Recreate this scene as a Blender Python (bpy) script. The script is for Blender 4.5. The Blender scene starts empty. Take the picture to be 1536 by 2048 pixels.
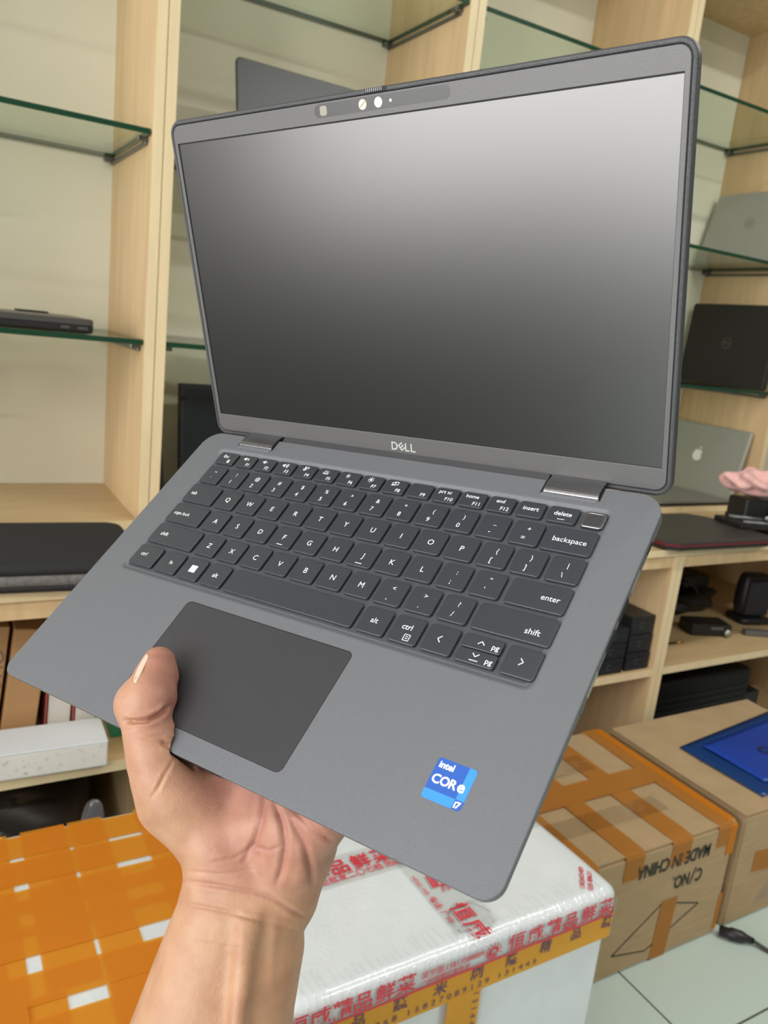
import bpy, bmesh, math, random
import numpy as np
from mathutils import Matrix, Vector

random.seed(7)
sc = bpy.context.scene
COL = sc.collection
H = 1.16                                   # camera height above the floor

# ------------------------------------------------------------------ camera
cam = bpy.data.cameras.new('camera')
cam.sensor_fit = 'VERTICAL'
cam.sensor_height = 24.0
cam.lens = 1590.0 / 2048.0 * 24.0
cam.clip_start = 0.02
cam.dof.use_dof = True
cam.dof.focus_distance = 0.42
cam.dof.aperture_fstop = 11.0
camo = bpy.data.objects.new('camera', cam)
COL.objects.link(camo)
CAMR = np.array([[0.8656, -0.4894, 0.1059], [-0.0197, -0.2445, -0.9694], [0.5004, 0.8371, -0.2213]])
_u, _, _v = np.linalg.svd(CAMR)
CAMR = _u @ _v                              # rows: camera right, down, forward in the room
camo.matrix_world = Matrix(((CAMR[0][0], -CAMR[1][0], -CAMR[2][0], 0),
                            (CAMR[0][1], -CAMR[1][1], -CAMR[2][1], 0),
                            (CAMR[0][2], -CAMR[1][2], -CAMR[2][2], H),
                            (0, 0, 0, 1)))
sc.camera = camo

# ------------------------------------------------------------------ light
W = bpy.data.worlds.new('sky')
sc.world = W
W.use_nodes = True
W.node_tree.nodes['Background'].inputs[0].default_value = (1.0, 0.98, 0.955, 1)
W.node_tree.nodes['Background'].inputs[1].default_value = 6.6
sc.view_settings.view_transform = 'Standard'
sc.view_settings.look = 'None'
sc.view_settings.gamma = 1.0
sc.view_settings.use_curve_mapping = False
sc.view_settings.exposure = 0.12
OPEN_Y = (-1.7, 1.15); OPEN_Z = (0.35, 2.5); XL = -2.3

def area(name, loc, rot, sx, sy, e, color=(1, 1, 1), portal=False):
    l = bpy.data.lights.new(name, 'AREA')
    l.shape = 'RECTANGLE'; l.size = sx; l.size_y = sy; l.energy = e; l.color = color
    if portal: l.cycles.is_portal = True
    o = bpy.data.objects.new(name, l); COL.objects.link(o)
    o.location = loc; o.rotation_euler = rot
    return o
area('shopfront_daylight', (XL - 0.05, sum(OPEN_Y)/2, sum(OPEN_Z)/2), (0, -math.pi/2, 0), OPEN_Z[1]-OPEN_Z[0], OPEN_Y[1]-OPEN_Y[0], 1, portal=True)
for lx, ly, le in ((-0.6, 0.1, 8), (1.8, 0.4, 18), (-0.6, -1.5, 8), (1.9, -1.1, 34)):  # added fill lamps overhead, strongest towards the right and front
    area('overhead_fill', (lx, ly, 2.64), (0, 0, 0), 1.2, 0.12, le, (1.0, 0.97, 0.9))

# ------------------------------------------------------------------ helpers
def lin(r, g, b):
    f = lambda c: (c/255/12.92) if c/255 <= 0.04045 else ((c/255+0.055)/1.055)**2.4
    return (f(r), f(g), f(b), 1)

def mat(name, col, rough=0.5, metal=0.0, spec=0.5, bump=0.0, bscale=200.0, var=0.0, vscale=8.0, vstretch=(1, 1, 1), coat=0.0, detail=3.0):
    m = bpy.data.materials.new(name); m.use_nodes = True
    nt = m.node_tree; b = nt.nodes['Principled BSDF']
    b.inputs['Base Color'].default_value = col
    b.inputs['Roughness'].default_value = rough
    b.inputs['Metallic'].default_value = metal
    b.inputs['Specular IOR Level'].default_value = spec
    b.inputs['Coat Weight'].default_value = coat
    if var or bump:
        tc = nt.nodes.new('ShaderNodeTexCoord')
    if var:
        mp = nt.nodes.new('ShaderNodeMapping'); mp.inputs['Scale'].default_value = vstretch
        nt.links.new(tc.outputs['Object'], mp.inputs['Vector'])
        n = nt.nodes.new('ShaderNodeTexNoise'); n.inputs['Scale'].default_value = vscale; n.inputs['Detail'].default_value = 6
        nt.links.new(mp.outputs[0], n.inputs['Vector'])
        r = nt.nodes.new('ShaderNodeValToRGB')
        lo = tuple(c*(1-var) for c in col[:3])+(1,); hi = tuple(min(1, c*(1+var)) for c in col[:3])+(1,)
        r.color_ramp.elements[0].position = 0.3; r.color_ramp.elements[1].position = 0.7
        r.color_ramp.elements[0].color = lo; r.color_ramp.elements[1].color = hi
        nt.links.new(n.outputs['Fac'], r.inputs['Fac']); nt.links.new(r.outputs['Color'], b.inputs['Base Color'])
    if bump:
        n2 = nt.nodes.new('ShaderNodeTexNoise'); n2.inputs['Scale'].default_value = bscale; n2.inputs['Detail'].default_value = detail
        nt.links.new(tc.outputs['Object'], n2.inputs['Vector'])
        bp = nt.nodes.new('ShaderNodeBump'); bp.inputs['Strength'].default_value = bump; bp.inputs['Distance'].default_value = 0.002
        nt.links.new(n2.outputs['Fac'], bp.inputs['Height']); nt.links.new(bp.outputs['Normal'], b.inputs['Normal'])
    return m

def film(name, tint, gloss=0.12, rough=0.15, body=None, bodyw=0.0, bump=0.0, bscale=30):
    """clear or tinted sheet: transmits straight through and has a glossy surface"""
    m = bpy.data.materials.new(name); m.use_nodes = True
    nt = m.node_tree; nt.nodes.clear()
    out = nt.nodes.new('ShaderNodeOutputMaterial')
    tr = nt.nodes.new('ShaderNodeBsdfTransparent'); tr.inputs[0].default_value = tint
    gl = nt.nodes.new('ShaderNodeBsdfGlossy'); gl.inputs['Roughness'].default_value = rough
    fr = nt.nodes.new('ShaderNodeLayerWeight'); fr.inputs['Blend'].default_value = 0.5
    pw = nt.nodes.new('ShaderNodeMath'); pw.operation = 'POWER'; pw.inputs[1].default_value = 6.6
    ml = nt.nodes.new('ShaderNodeMath'); ml.operation = 'MULTIPLY_ADD'; ml.inputs[1].default_value = 0.96; ml.inputs[2].default_value = 0.3*gloss; ml.use_clamp = True
    mx = nt.nodes.new('ShaderNodeMixShader')
    nt.links.new(fr.outputs['Facing'], pw.inputs[0]); nt.links.new(pw.outputs[0], ml.inputs[0]); nt.links.new(ml.outputs[0], mx.inputs[0])
    src = tr
    if body:
        df = nt.nodes.new('ShaderNodeBsdfDiffuse'); df.inputs[0].default_value = body
        m2 = nt.nodes.new('ShaderNodeMixShader'); m2.inputs[0].default_value = bodyw
        nt.links.new(tr.outputs[0], m2.inputs[1]); nt.links.new(df.outputs[0], m2.inputs[2]); src = m2
    if bump:
        tc = nt.nodes.new('ShaderNodeTexCoord')
        n2 = nt.nodes.new('ShaderNodeTexNoise'); n2.inputs['Scale'].default_value = bscale; n2.inputs['Detail'].default_value = 4
        nt.links.new(tc.outputs['Object'], n2.inputs['Vector'])
        bp = nt.nodes.new('ShaderNodeBump'); bp.inputs['Strength'].default_value = bump; bp.inputs['Distance'].default_value = 0.004
        nt.links.new(n2.outputs['Fac'], bp.inputs['Height']); nt.links.new(bp.outputs['Normal'], gl.inputs['Normal'])
    nt.links.new(src.outputs[0], mx.inputs[1]); nt.links.new(gl.outputs[0], mx.inputs[2]); nt.links.new(mx.outputs[0], out.inputs[0])
    return m

def link(name, me, m=None, parent=None):
    o = bpy.data.objects.new(name, me); COL.objects.link(o)
    if m is not None:
        for x in (m if isinstance(m, (list, tuple)) else [m]): me.materials.append(x)
    if parent is not None: o.parent = parent
    return o

def mesh(name, V, F, m=None, parent=None, smooth=False):
    me = bpy.data.meshes.new(name)
    me.from_pydata([tuple(map(float, v)) for v in V], [], [tuple(map(int, f)) for f in F])
    if smooth: me.polygons.foreach_set('use_smooth', [True]*len(me.polygons))
    me.update()
    return link(name, me, m, parent)

def from_bm(name, bm, m=None, parent=None, smooth=False):
    me = bpy.data.meshes.new(name); bm.to_mesh(me); bm.free()
    if smooth: me.polygons.foreach_set('use_smooth', [True]*len(me.polygons))
    return link(name, me, m, parent)

def bm_box(bm, x0, x1, y0, y1, z0, z1, M=None):
    r = bmesh.ops.create_cube(bm, size=1)['verts']
    for v in r:
        v.co = Vector(((x0+x1)/2+v.co.x*(x1-x0), (y0+y1)/2+v.co.y*(y1-y0), (z0+z1)/2+v.co.z*(z1-z0)))
        if M is not None: v.co = M @ v.co
    return r

def box(name, x0, x1, y0, y1, z0, z1, m, parent=None, bev=0.0, seg=2, M=None):
    bm = bmesh.new(); bm_box(bm, x0, x1, y0, y1, z0, z1, M)
    if bev: bmesh.ops.bevel(bm, geom=bm.edges[:], offset=bev, segments=seg, affect='EDGES', profile=0.6)
    bmesh.ops.recalc_face_normals(bm, faces=bm.faces[:])
    return from_bm(name, bm, m, parent)

def boxes(name, L, m, parent=None, bev=0.0):
    bm = bmesh.new()
    for b in L: bm_box(bm, *b)
    if bev: bmesh.ops.bevel(bm, geom=bm.edges[:], offset=bev, segments=1, affect='EDGES')
    return from_bm(name, bm, m, parent)

def rrect(x0, x1, y0, y1, r, n=6):
    """rounded rectangle outline, counter clockwise; r one radius or four (bl, br, tr, tl)"""
    R = r if isinstance(r, (list, tuple)) else (r,)*4
    P = []
    for (cx, cy, a, q) in ((x0+R[0], y0+R[0], 180, R[0]), (x1-R[1], y0+R[1], 270, R[1]), (x1-R[2], y1-R[2], 0, R[2]), (x0+R[3], y1-R[3], 90, R[3])):
        for i in range(n+1):
            t = math.radians(a+90*i/n); P.append((cx+q*math.cos(t), cy+q*math.sin(t)))
    return P

def loft(name, loops, m, parent=None, smooth=False, cap0=True, cap1=True, s=1.0):
    """loops: lists of 3D points of equal count, from bottom to top"""
    V = [tuple(c*s for c in p) for L in loops for p in L]; n = len(loops[0]); F = []
    for k in range(len(loops)-1):
        for i in range(n):
            j = (i+1) % n
            F.append((k*n+i, k*n+j, (k+1)*n+j, (k+1)*n+i))
    if cap0: F.append(tuple(reversed(range(n))))
    if cap1: F.append(tuple(range((len(loops)-1)*n, len(loops)*n)))
    return mesh(name, V, F, m, parent, smooth)

def tube(name, pts, r, m, parent=None, n=8, closed=False):
    pts = [Vector(p) for p in pts]
    V = []; F = []
    up = Vector((0.13, 0.21, 0.97))
    R = r if isinstance(r, (list, tuple)) else [r]*len(pts)
    for i, p in enumerate(pts):
        d = (pts[min(i+1, len(pts)-1)]-pts[max(i-1, 0)]).normalized()
        a = d.cross(up)
        if a.length < 1e-3: a = d.cross(Vector((1, 0, 0)))
        a.normalize(); b = d.cross(a)
        for k in range(n):
            t = 2*math.pi*k/n; V.append(p+a*math.cos(t)*R[i]+b*math.sin(t)*R[i])
    for i in range(len(pts)-1):
        for k in range(n):
            F.append((i*n+k, i*n+(k+1) % n, (i+1)*n+(k+1) % n, (i+1)*n+k))
    F.append(tuple(reversed(range(n)))); F.append(tuple(range((len(pts)-1)*n, len(pts)*n)))
    return mesh(name, V, F, m, parent, True)

def spline(P, n=8):
    P = [Vector(p) for p in P]; out = []
    for i in range(len(P)-1):
        p0 = P[max(i-1, 0)]; p1 = P[i]; p2 = P[i+1]; p3 = P[min(i+2, len(P)-1)]
        for k in range(n):
            t = k/n
            out.append(0.5*((2*p1)+(p2-p0)*t+(2*p0-5*p1+4*p2-p3)*t*t+(-p0+3*p1-3*p2+p3)*t**3))
    out.append(P[-1]); return out

def thing(name, label, cat, loc=(0, 0, 0), rotz=0.0, group=None):
    o = bpy.data.objects.new(name, None); COL.objects.link(o)
    o.location = loc; o.rotation_euler = (0, 0, rotz); o.empty_display_size = 0.05
    o['label'] = label; o['category'] = cat
    if group: o['group'] = group
    return o
def tag(o, label, cat, group=None):
    o['label'] = label; o['category'] = cat
    if group: o['group'] = group
    return o
def structure(o):
    o['kind'] = 'structure'; return o
def plabel(o, label):
    o['label'] = label; return o

# text as mesh data: list of (verts, faces) in text units, left aligned at 0
_tc = bpy.data.curves.new('lettering', 'FONT'); _to = bpy.data.objects.new('lettering', _tc); COL.objects.link(_to)
_cache = {}
def glyphs(body, bold=0.0, res=3):
    key = (body, bold, res)
    if key not in _cache:
        _tc.body = body; _tc.size = 1.0; _tc.offset = bold; _tc.resolution_u = res
        dg = bpy.context.evaluated_depsgraph_get(); dg.update()
        me = bpy.data.meshes.new_from_object(_to.evaluated_get(dg))
        V = [tuple(v.co) for v in me.vertices]; F = [tuple(p.vertices) for p in me.polygons]
        bpy.data.meshes.remove(me); _cache[key] = (V, F)
    return _cache[key]
class Print:
    """collects flat lettering and marks in a plane, then makes one mesh"""
    def __init__(s): s.V = []; s.F = []
    def add(s, V, F, M):
        k = len(s.V); s.V += [tuple(M @ Vector(v)) for v in V]; s.F += [tuple(i+k for i in f) for f in F]
    def text(s, body, x, y, size, align='l', rot=0.0, sx=1.0, bold=0.0, shear=0.0):
        V, F = glyphs(body, bold)
        if not V: return
        xs = [v[0] for v in V]; a, b = min(xs), max(xs)
        off = {'l': -a, 'c': -(a+b)/2, 'r': -b}[align]
        c, q = math.cos(rot), math.sin(rot)
        V2 = []
        for v in V:
            X = (v[0]+off+shear*v[1])*size*sx; Y = v[1]*size
            V2.append((x+X*c-Y*q, y+X*q+Y*c, 0))
        s.add(V2, F, Matrix.Identity(4))
    def poly(s, P):
        k = len(s.V); s.V += [(p[0], p[1], 0) for p in P]; s.F.append(tuple(range(k, k+len(P))))
    def line(s, x0, y0, x1, y1, w):
        d = Vector((x1-x0, y1-y0)); n = Vector((-d.y, d.x)).normalized()*w/2
        s.poly([(x0-n.x, y0-n.y), (x1-n.x, y1-n.y), (x1+n.x, y1+n.y), (x0+n.x, y0+n.y)])
    def disc(s, x, y, r, n=16): s.poly([(x+r*math.cos(2*math.pi*i/n), y+r*math.sin(2*math.pi*i/n)) for i in range(n)])
    def ring(s, x, y, r, w, n=20, a0=0, a1=360):
        k = len(s.V)
        for i in range(n+1):
            t = math.radians(a0+(a1-a0)*i/n)
            s.V.append((x+r*math.cos(t), y+r*math.sin(t), 0)); s.V.append((x+(r-w)*math.cos(t), y+(r-w)*math.sin(t), 0))
        for i in range(n): s.F.append((k+2*i, k+2*i+1, k+2*i+3, k+2*i+2))
    def build(s, name, m, parent, M=None, sc_=1.0):
        V = [(M @ Vector(v) if M is not None else Vector(v))*sc_ for v in s.V]
        return mesh(name, V, s.F, m, parent)

# ------------------------------------------------------------------ materials of the place
M = {}
M['panel'] = mat('beech_laminate', lin(212, 184, 142), 0.5, spec=0.35, var=0.10, vscale=5, vstretch=(9, 9, 0.7), bump=0.03, bscale=90)
M['edge'] = mat('beech_edge_band', lin(224, 206, 166), 0.45, var=0.06, vscale=9, vstretch=(4, 4, 0.8))
M['back'] = mat('cream_back_board', lin(232, 230, 212), 0.55, spec=0.3, var=0.02, vscale=3)
M['board'] = mat('worktop_laminate', lin(196, 170, 128), 0.4, spec=0.4, var=0.07, vscale=5, vstretch=(0.8, 9, 9))
M['wall'] = mat('painted_plaster', lin(226, 224, 214), 0.8, var=0.03, vscale=4)
M['wall_low'] = mat('dark_painted_base', lin(62, 60, 58), 0.7)
M['ceil'] = mat('ceiling_paint', lin(168, 166, 160), 0.9)
M['steel'] = mat('bracket_metal', lin(120, 122, 118), 0.35, metal=0.9)
M['glass'] = film('clear_glass', (0.90, 0.955, 0.915, 1), gloss=0.12, rough=0.02)
M['glass_edge'] = mat('green_glass_edge', lin(22, 62, 42), 0.15, spec=0.6)
M['black'] = mat('black_plastic', lin(30, 30, 32), 0.42, bump=0.02, bscale=900)
M['blackgloss'] = mat('glossy_black', lin(18, 18, 20), 0.2)
M['rubber'] = mat('dark_rubber', lin(24, 25, 27), 0.6)
M['grey'] = mat('grey_metal', lin(118, 120, 122), 0.4, metal=0.6)
M['silver'] = mat('silver_aluminium', lin(172, 174, 168), 0.38, metal=0.55)
M['white'] = mat('white_mark', lin(240, 241, 240), 0.5)
M['kraft'] = mat('brown_cardboard', lin(174, 150, 116), 0.8, spec=0.2, var=0.07, vscale=14, vstretch=(1, 1, 6), bump=0.05, bscale=120)
M['kraft2'] = mat('tan_cardboard', lin(186, 146, 102), 0.75, spec=0.2, var=0.05, vscale=10)
M['foam'] = mat('white_polystyrene', lin(212, 219, 223), 0.45, spec=0.5, var=0.02, vscale=40, bump=0.25, bscale=180, coat=0.5)
M['amber'] = film('amber_tape', (0.93, 0.58, 0.16, 1), gloss=0.07, rough=0.22, body=lin(228, 150, 48), bodyw=0.5, bump=0.25, bscale=35)
M['browntape'] = film('brown_tape', (0.85, 0.62, 0.34, 1), gloss=0.08, rough=0.25, body=lin(204, 144, 72), bodyw=0.5, bump=0.3, bscale=30)
M['yellowtape'] = film('yellow_tape', (0.92, 0.68, 0.25, 1), gloss=0.08, rough=0.2, body=lin(232, 178, 70), bodyw=0.6, bump=0.2, bscale=40)
M['clear'] = film('clear_film', (0.97, 0.97, 0.97, 1), gloss=0.16, rough=0.12, bump=0.5, bscale=26)
M['red'] = mat('red_print', lin(206, 48, 66), 0.5)
M['purple'] = mat('purple_print', lin(96, 66, 96), 0.6)
M['inkblack'] = mat('black_print', lin(44, 42, 38), 0.7)
M['ink'] = mat('grey_print', lin(120, 104, 88), 0.7)

def tiles():
    m = mat('pale_green_floor_tile', lin(186, 202, 194), 0.28, spec=0.5)
    nt = m.node_tree; b = nt.nodes['Principled BSDF']
    tc = nt.nodes.new('ShaderNodeTexCoord'); mp = nt.nodes.new('ShaderNodeMapping')
    mp.inputs['Location'].default_value = (0.05, -0.07, 0)
    br = nt.nodes.new('ShaderNodeTexBrick'); br.offset = 0.0; br.squash = 1
    br.inputs['Scale'].default_value = 1.0; br.inputs['Brick Width'].default_value = 0.6; br.inputs['Row Height'].default_value = 0.6
    br.inputs['Mortar Size'].default_value = 0.0022
    br.inputs['Color1'].default_value = lin(186, 202, 195); br.inputs['Color2'].default_value = lin(183, 199, 192); br.inputs['Mortar'].default_value = lin(80, 84, 78)
    nt.links.new(tc.outputs['Object'], mp.inputs[0]); nt.links.new(mp.outputs[0], br.inputs[0]); nt.links.new(br.outputs[0], b.inputs['Base Color'])
    return m
M['tile'] = tiles()

# ------------------------------------------------------------------ room shell
X0, X1, Y0, Y1, ZC = XL, 4.6, -2.6, 1.985, 2.7
structure(box('floor', X0-.1, X1+.1, Y0-.1, Y1+.1, -0.1, 0, M['tile']))
structure(box('ceiling', X0-.1, X1+.1, Y0-.1, Y1+.1, ZC, ZC+.1, M['ceil']))
structure(box('wall_back', X0-.1, X1+.1, Y1, Y1+.1, 0, ZC, M['wall']))
M['wall_grey'] = mat('grey_painted_plaster', lin(118, 115, 110), 0.8, var=0.03, vscale=4)
structure(box('wall_front', X0-.1, X1+.1, Y0-.1, Y0, 0, ZC, M['wall_grey']))
structure(box('wall_right', X1, X1+.1, Y0, Y1, 0, ZC, M['wall_grey']))
structure(boxes('wall_left', [(X0-.1, X0, Y0, OPEN_Y[0], 0, ZC), (X0-.1, X0, OPEN_Y[1], Y1, 0, ZC),
                    (X0-.1, X0, OPEN_Y[0], OPEN_Y[1], OPEN_Z[1], ZC), (X0-.1, X0, OPEN_Y[0], OPEN_Y[1], 0, OPEN_Z[0])], M['wall_low']))

sc_t = thing('unseen_dark_block', 'unseen dark block added at far left to darken the lower screen reflection', 'counter', (-1.75, 0.05, 0))  # unseen block, added so that the lower screen reflects something dark
box('body', 0, .5, 0, 1.5, 0.0005, 0.70, M['wall_low'], sc_t, .004); box('top', -.02, .52, -.02, 1.52, 0.7003, 0.73, M['wall_low'], sc_t, .004)

# ------------------------------------------------------------------ wall units
YF, YB = 1.60, 1.958                        # front edge and back board of the upper units
SEAM = [-0.261, 0.397, 1.0555, 1.714, 2.3725]
GL = {0: (1.867, 1.474, 1.093), 1: (1.867, 1.477, 1.093), 2: (1.867, 1.478, 1.095), 3: (1.869, 1.482, 1.100)}
T = 0.0205
UL = ['upper display cabinet at far left, cream back, holding a flat closed laptop', 'upper display cabinet behind the top left corner of the held laptop',
      'upper display cabinet behind the held screen, its wooden side panel showing above it', 'upper display cabinet at far right, shelving three upright laptops']
for k in range(4):
    a, b = SEAM[k]+0.0005, SEAM[k+1]-0.0005
    u = thing('display_cabinet', UL[k], 'cabinet', (a, YF, 0.713), 0, 'upper display cabinets along the wall')
    w = b-a; d = Y1-YF-0.003; h = 2.23-0.713
    for n_, x in (('left', 0), ('right', w-T)):
        sp = box('side_panel', x, x+T, 0.0012, d, 0, h, M['panel'], u)
        e = box('edge_band', x+0.0006, x+T-0.0006, 0, 0.0012, 0, h, M['edge'], sp)
    box('back_panel', T, w-T, YB-YF, d, 0.018, h-0.02, M['back'], u)
    bb = box('bottom_board', T, w-T, 0.0012, YB-YF, 0, 0.018, M['board'], u)
    box('edge_band', T, w-T, 0, 0.0012, 0.0004, 0.0176, M['edge'], bb)
    box('top_board', T, w-T, 0, d, h-0.02, h, M['panel'], u)
    for z in GL[k]:
        zz = z-0.713-0.010
        for x in (T, w-T):
            s = -1 if x > w/2 else 1
            bm = bmesh.new()
            bm_box(bm, min(x, x+s*0.006), max(x, x+s*0.006), 0.03, 0.352, zz-0.014, zz-0.006)
            for yy in (0.026, 0.335): bm_box(bm, min(x, x+s*0.02), max(x, x+s*0.02), yy, yy+0.02, zz-0.009, zz-0.0003)
            bmesh.ops.bevel(bm, geom=bm.edges[:], offset=0.0012, segments=1, affect='EDGES')
            from_bm('shelf_bracket', bm, M['steel'], u)
GLB = [('top', 'topmost'), ('middle', 'middle'), ('bottom', 'lowest')]
GWH = ['at far left', 'behind the top left corner of the held laptop', 'right behind the held screen', 'at far right']
for k in range(4):
    for q, z in enumerate(GL[k]):
        a, b = SEAM[k]+T+0.003, SEAM[k+1]-T-0.003
        bm = bmesh.new(); bm_box(bm, 0, b-a, 0, 0.350, -0.0100, 0)
        bmesh.ops.bevel(bm, geom=bm.edges[:], offset=0.0008, segments=1, affect='EDGES')
        for f in bm.faces: f.material_index = 0 if abs(f.normal.z) > 0.9 else 1
        o = from_bm('glass_shelf', bm, [M['glass'], M['glass_edge']]); o.location = (a, YF+0.003, z)
        tag(o, '%s green-edged glass shelf in the cabinet %s' % (GLB[q][1], GWH[k]), 'shelf', 'glass shelves of the display cabinets')

# base units and the worktop
YBF = 1.269
BS = [-0.293, 0.3475, 0.988, 1.628, 2.60, 3.30]
BL = ['open base cabinet at far left, boxes standing on its shelf', 'open base cabinet hidden behind the hand and the laptop base', 'open base cabinet with small black boxes stacked on its shelf',
      'open base cabinet at right holding chargers above and black equipment below', 'open base cabinet beyond the speaker at the right end']
for k in range(5):
    a, b = BS[k]+0.0005, BS[k+1]-0.0005; w = b-a; d = Y1-YBF-0.003
    u = thing('base_cabinet', BL[k], 'cabinet', (a, YBF, 0), 0, 'open base cabinets under the worktop')
    for x in (0, w-T*0.88):
        sp = box('side_panel', x, x+T*0.88, 0.0012, d, 0, 0.695, M['panel'], u)
        box('edge_band', x+0.0006, x+T*0.88-0.0006, 0, 0.0012, 0, 0.695, M['edge'], sp)
    t = T*0.88
    box('back_panel', t, w-t, d-0.012, d, 0.06, 0.695, M['panel'], u)
    box('bottom_board', t, w-t, 0.0, d-0.012, 0.04, 0.058, M['board'], u)
    sh = box('shelf', t, w-t, 0.0052, d-0.012, 0.3695, 0.389, M['board'], u)
    box('edge_band', t, w-t, 0.004, 0.0052, 0.3698, 0.3887, M['edge'], sh)
    box('front_rail', t, w-t, 0.003, 0.021, 0.6635, 0.6945, M['panel'], u)
wt = thing('worktop', 'pale wooden worktop running along the wall over the base cabinets', 'worktop', (BS[0], YBF-0.004, 0.695))
box('board', 0, BS[-1]-BS[0], 0.0012, Y1-YBF, 0, 0.0178, M['board'], wt)
box('edge_band', 0, BS[-1]-BS[0], 0, 0.0012, 0.0004, 0.0174, M['edge'], wt)

# ------------------------------------------------------------------ cartons on the floor at right
def carton(name, label, x0, x1, y0, y1, h, flap=True, group=None):
    t = thing(name, label, 'box', (x0, y0, 0), 0, group); w = x1-x0; d = y1-y0
    bm = bmesh.new(); bm_box(bm, 0, w, 0, d, 0.0005, h)
    bmesh.ops.bevel(bm, geom=bm.edges[:], offset=0.005, segments=2, affect='EDGES')
    from_bm('body', bm, M['kraft'], t)
    for s in (0, 1):                         # the two top flaps meet in a seam along X
        y_a, y_b = (0.003, d/2-0.001) if s == 0 else (d/2+0.001, d-0.003)
        V = []
        for yy, zz in ((y_a, h+0.0004), (y_b, h-0.002)) if s == 0 else ((y_a, h-0.002), (y_b, h+0.0004)):
            V += [(0.003, yy, zz), (w-0.003, yy, zz), (0.003, yy, zz+0.003), (w-0.003, yy, zz+0.003)]
        F = [(0, 1, 5, 4), (2, 6, 7, 3), (0, 2, 3, 1), (4, 5, 7, 6), (0, 4, 6, 2), (1, 3, 7, 5)]
        mesh('top_flap', V, F, M['kraft'], t)
    return t, w, d, h
def strip(parent, pts, width, axis, m, name='tape', th=0.0004, lift=0.0006):
    """tape strip: bends over edges; pts along the run, width in the other horizontal axis"""
    V = []; F = []
    for p in pts:
        for s in (-1, 1):
            q = list(p); q[axis] += s*width/2; V.append(q)
    for i in range(len(pts)-1): F.append((2*i, 2*i+1, 2*i+3, 2*i+2))
    me = mesh(name, V, F, m, parent)
    sd = me.modifiers.new('thickness', 'SOLIDIFY'); sd.thickness = th; sd.offset = 0
    return me

ct, cw, cd, ch = carton('carton', 'brown carton strapped with orange tape, upside-down lettering, standing behind the white foam box', 0.925, 1.424, 0.849, 1.245, 0.264)
E_ = 0.0012
for x, wd, drop, lo in ((0.465, 0.045, 0.045, 0.03), (0.335, 0.055, 0.05, 0.03), (0.205, 0.05, 0.05, 0.03), (0.085, 0.05, 0.05, 0.03)):
    strip(ct, [(x, cd+E_, ch-0.08), (x, cd+E_, ch+0.0035+E_), (x, 0.02, ch+0.0035+E_), (x, 0.003, ch+0.0032), (x, -E_, ch-0.004), (x, -E_, ch-drop)], wd, 0, M['browntape'])
strip(ct, [(0.003, cd/2, ch+0.0052), (cw-0.01, cd/2, ch+0.0052), (cw+E_, cd/2, ch-0.002), (cw+E_, cd/2, ch-0.07)], 0.06, 1, M['browntape'])
strip(ct, [(0.02, cd*0.27, ch+0.0059), (cw*0.78, cd*0.27, ch+0.0059)], 0.05, 1, M['clear'], 'clear_tape')
strip(ct, [(0.02, cd*0.72, ch+0.0061), (cw*0.7, cd*0.72, ch+0.0061)], 0.06, 1, M['clear'], 'clear_tape')
strip(ct, [(cw-0.012, cd-0.003, ch+0.0052), (cw-0.012, 0.01, ch+0.0052), (cw-0.011, -E_*1.5, ch-0.004), (cw-0.010, -E_*1.5, ch-0.07)], 0.022, 0, M['amber'], 'edge_tape')
strip(ct, [(cw-0.004, -E_*1.5, 0.012), (cw-0.004, -E_*1.5, 0.10)], 0.008, 0, M['amber'], 'edge_tape')
strip(ct, [(0.33, -E_, 0.135), (0.325, -E_, 0.002)], 0.045, 0, M['browntape'])
pr = Print()
pr.text('MADE IN CHINA', 0, 0, 0.040, 'l', sx=0.70, bold=.025); 
TXM = Matrix.Translation((cw-0.075, -0.0016, 0.236)) @ Matrix(((-1, 0, 0, 0), (0, 0, -1, 0), (0, -1, 0, 0), (0, 0, 0, 1)))
pq = Print(); pq.text('C', 0.010, 0.052, 0.040, 'l', sx=0.70, bold=.025); pq.line(.033, .046, .043, .082, .0035); pq.text('NO.', 0.048, 0.052, 0.040, 'l', sx=0.70, bold=.025); pq.build('lettering', M['inkblack'], ct, TXM)
pr.build('lettering', M['inkblack'], ct, Matrix.Translation((cw-0.075, -0.0016, 0.236)) @ Matrix(((-1, 0, 0, 0), (0, 0, -1, 0), (0, -1, 0, 0), (0, 0, 0, 1))))
pr = Print()
D = [(0.190, 0.050), (0.311, 0.132), (0.425, 0.097), (0.285, 0.030)]
for i in range(4):
    a, b = D[i], D[(i+1) % 4]; pr.line(a[0], a[1], b[0], b[1], 0.0028)
pr.build('diamond_mark', M['inkblack'], ct, Matrix.Translation((0, -0.0009, 0)) @ Matrix(((1, 0, 0, 0), (0, 0, -1, 0), (0, 1, 0, 0), (0, 0, 0, 1))))
cx, xw, xd, xh = carton('carton', 'plain brown carton at far right with a blue sheet lying on top', 1.456, 1.985, 0.852, 1.24, 0.264)
V = [(0.09, -E_, 0.03), (0.14, -E_, 0.03), (0.30, -E_, 0.21), (0.25, -E_, 0.21)]
o = mesh('clear_tape', V, [(0, 1, 2, 3)], M['clear'], cx); sd = o.modifiers.new('thickness', 'SOLIDIFY'); sd.thickness = 0.0005
V = [(0.06, -E_, 0.17), (0.50, -E_, 0.12), (0.50, -E_, 0.07), (0.06, -E_, 0.12)]
o = mesh('brown_tape', V, [(3, 2, 1, 0)], M['browntape'], cx); sd = o.modifiers.new('thickness', 'SOLIDIFY'); sd.thickness = 0.0005

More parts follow.
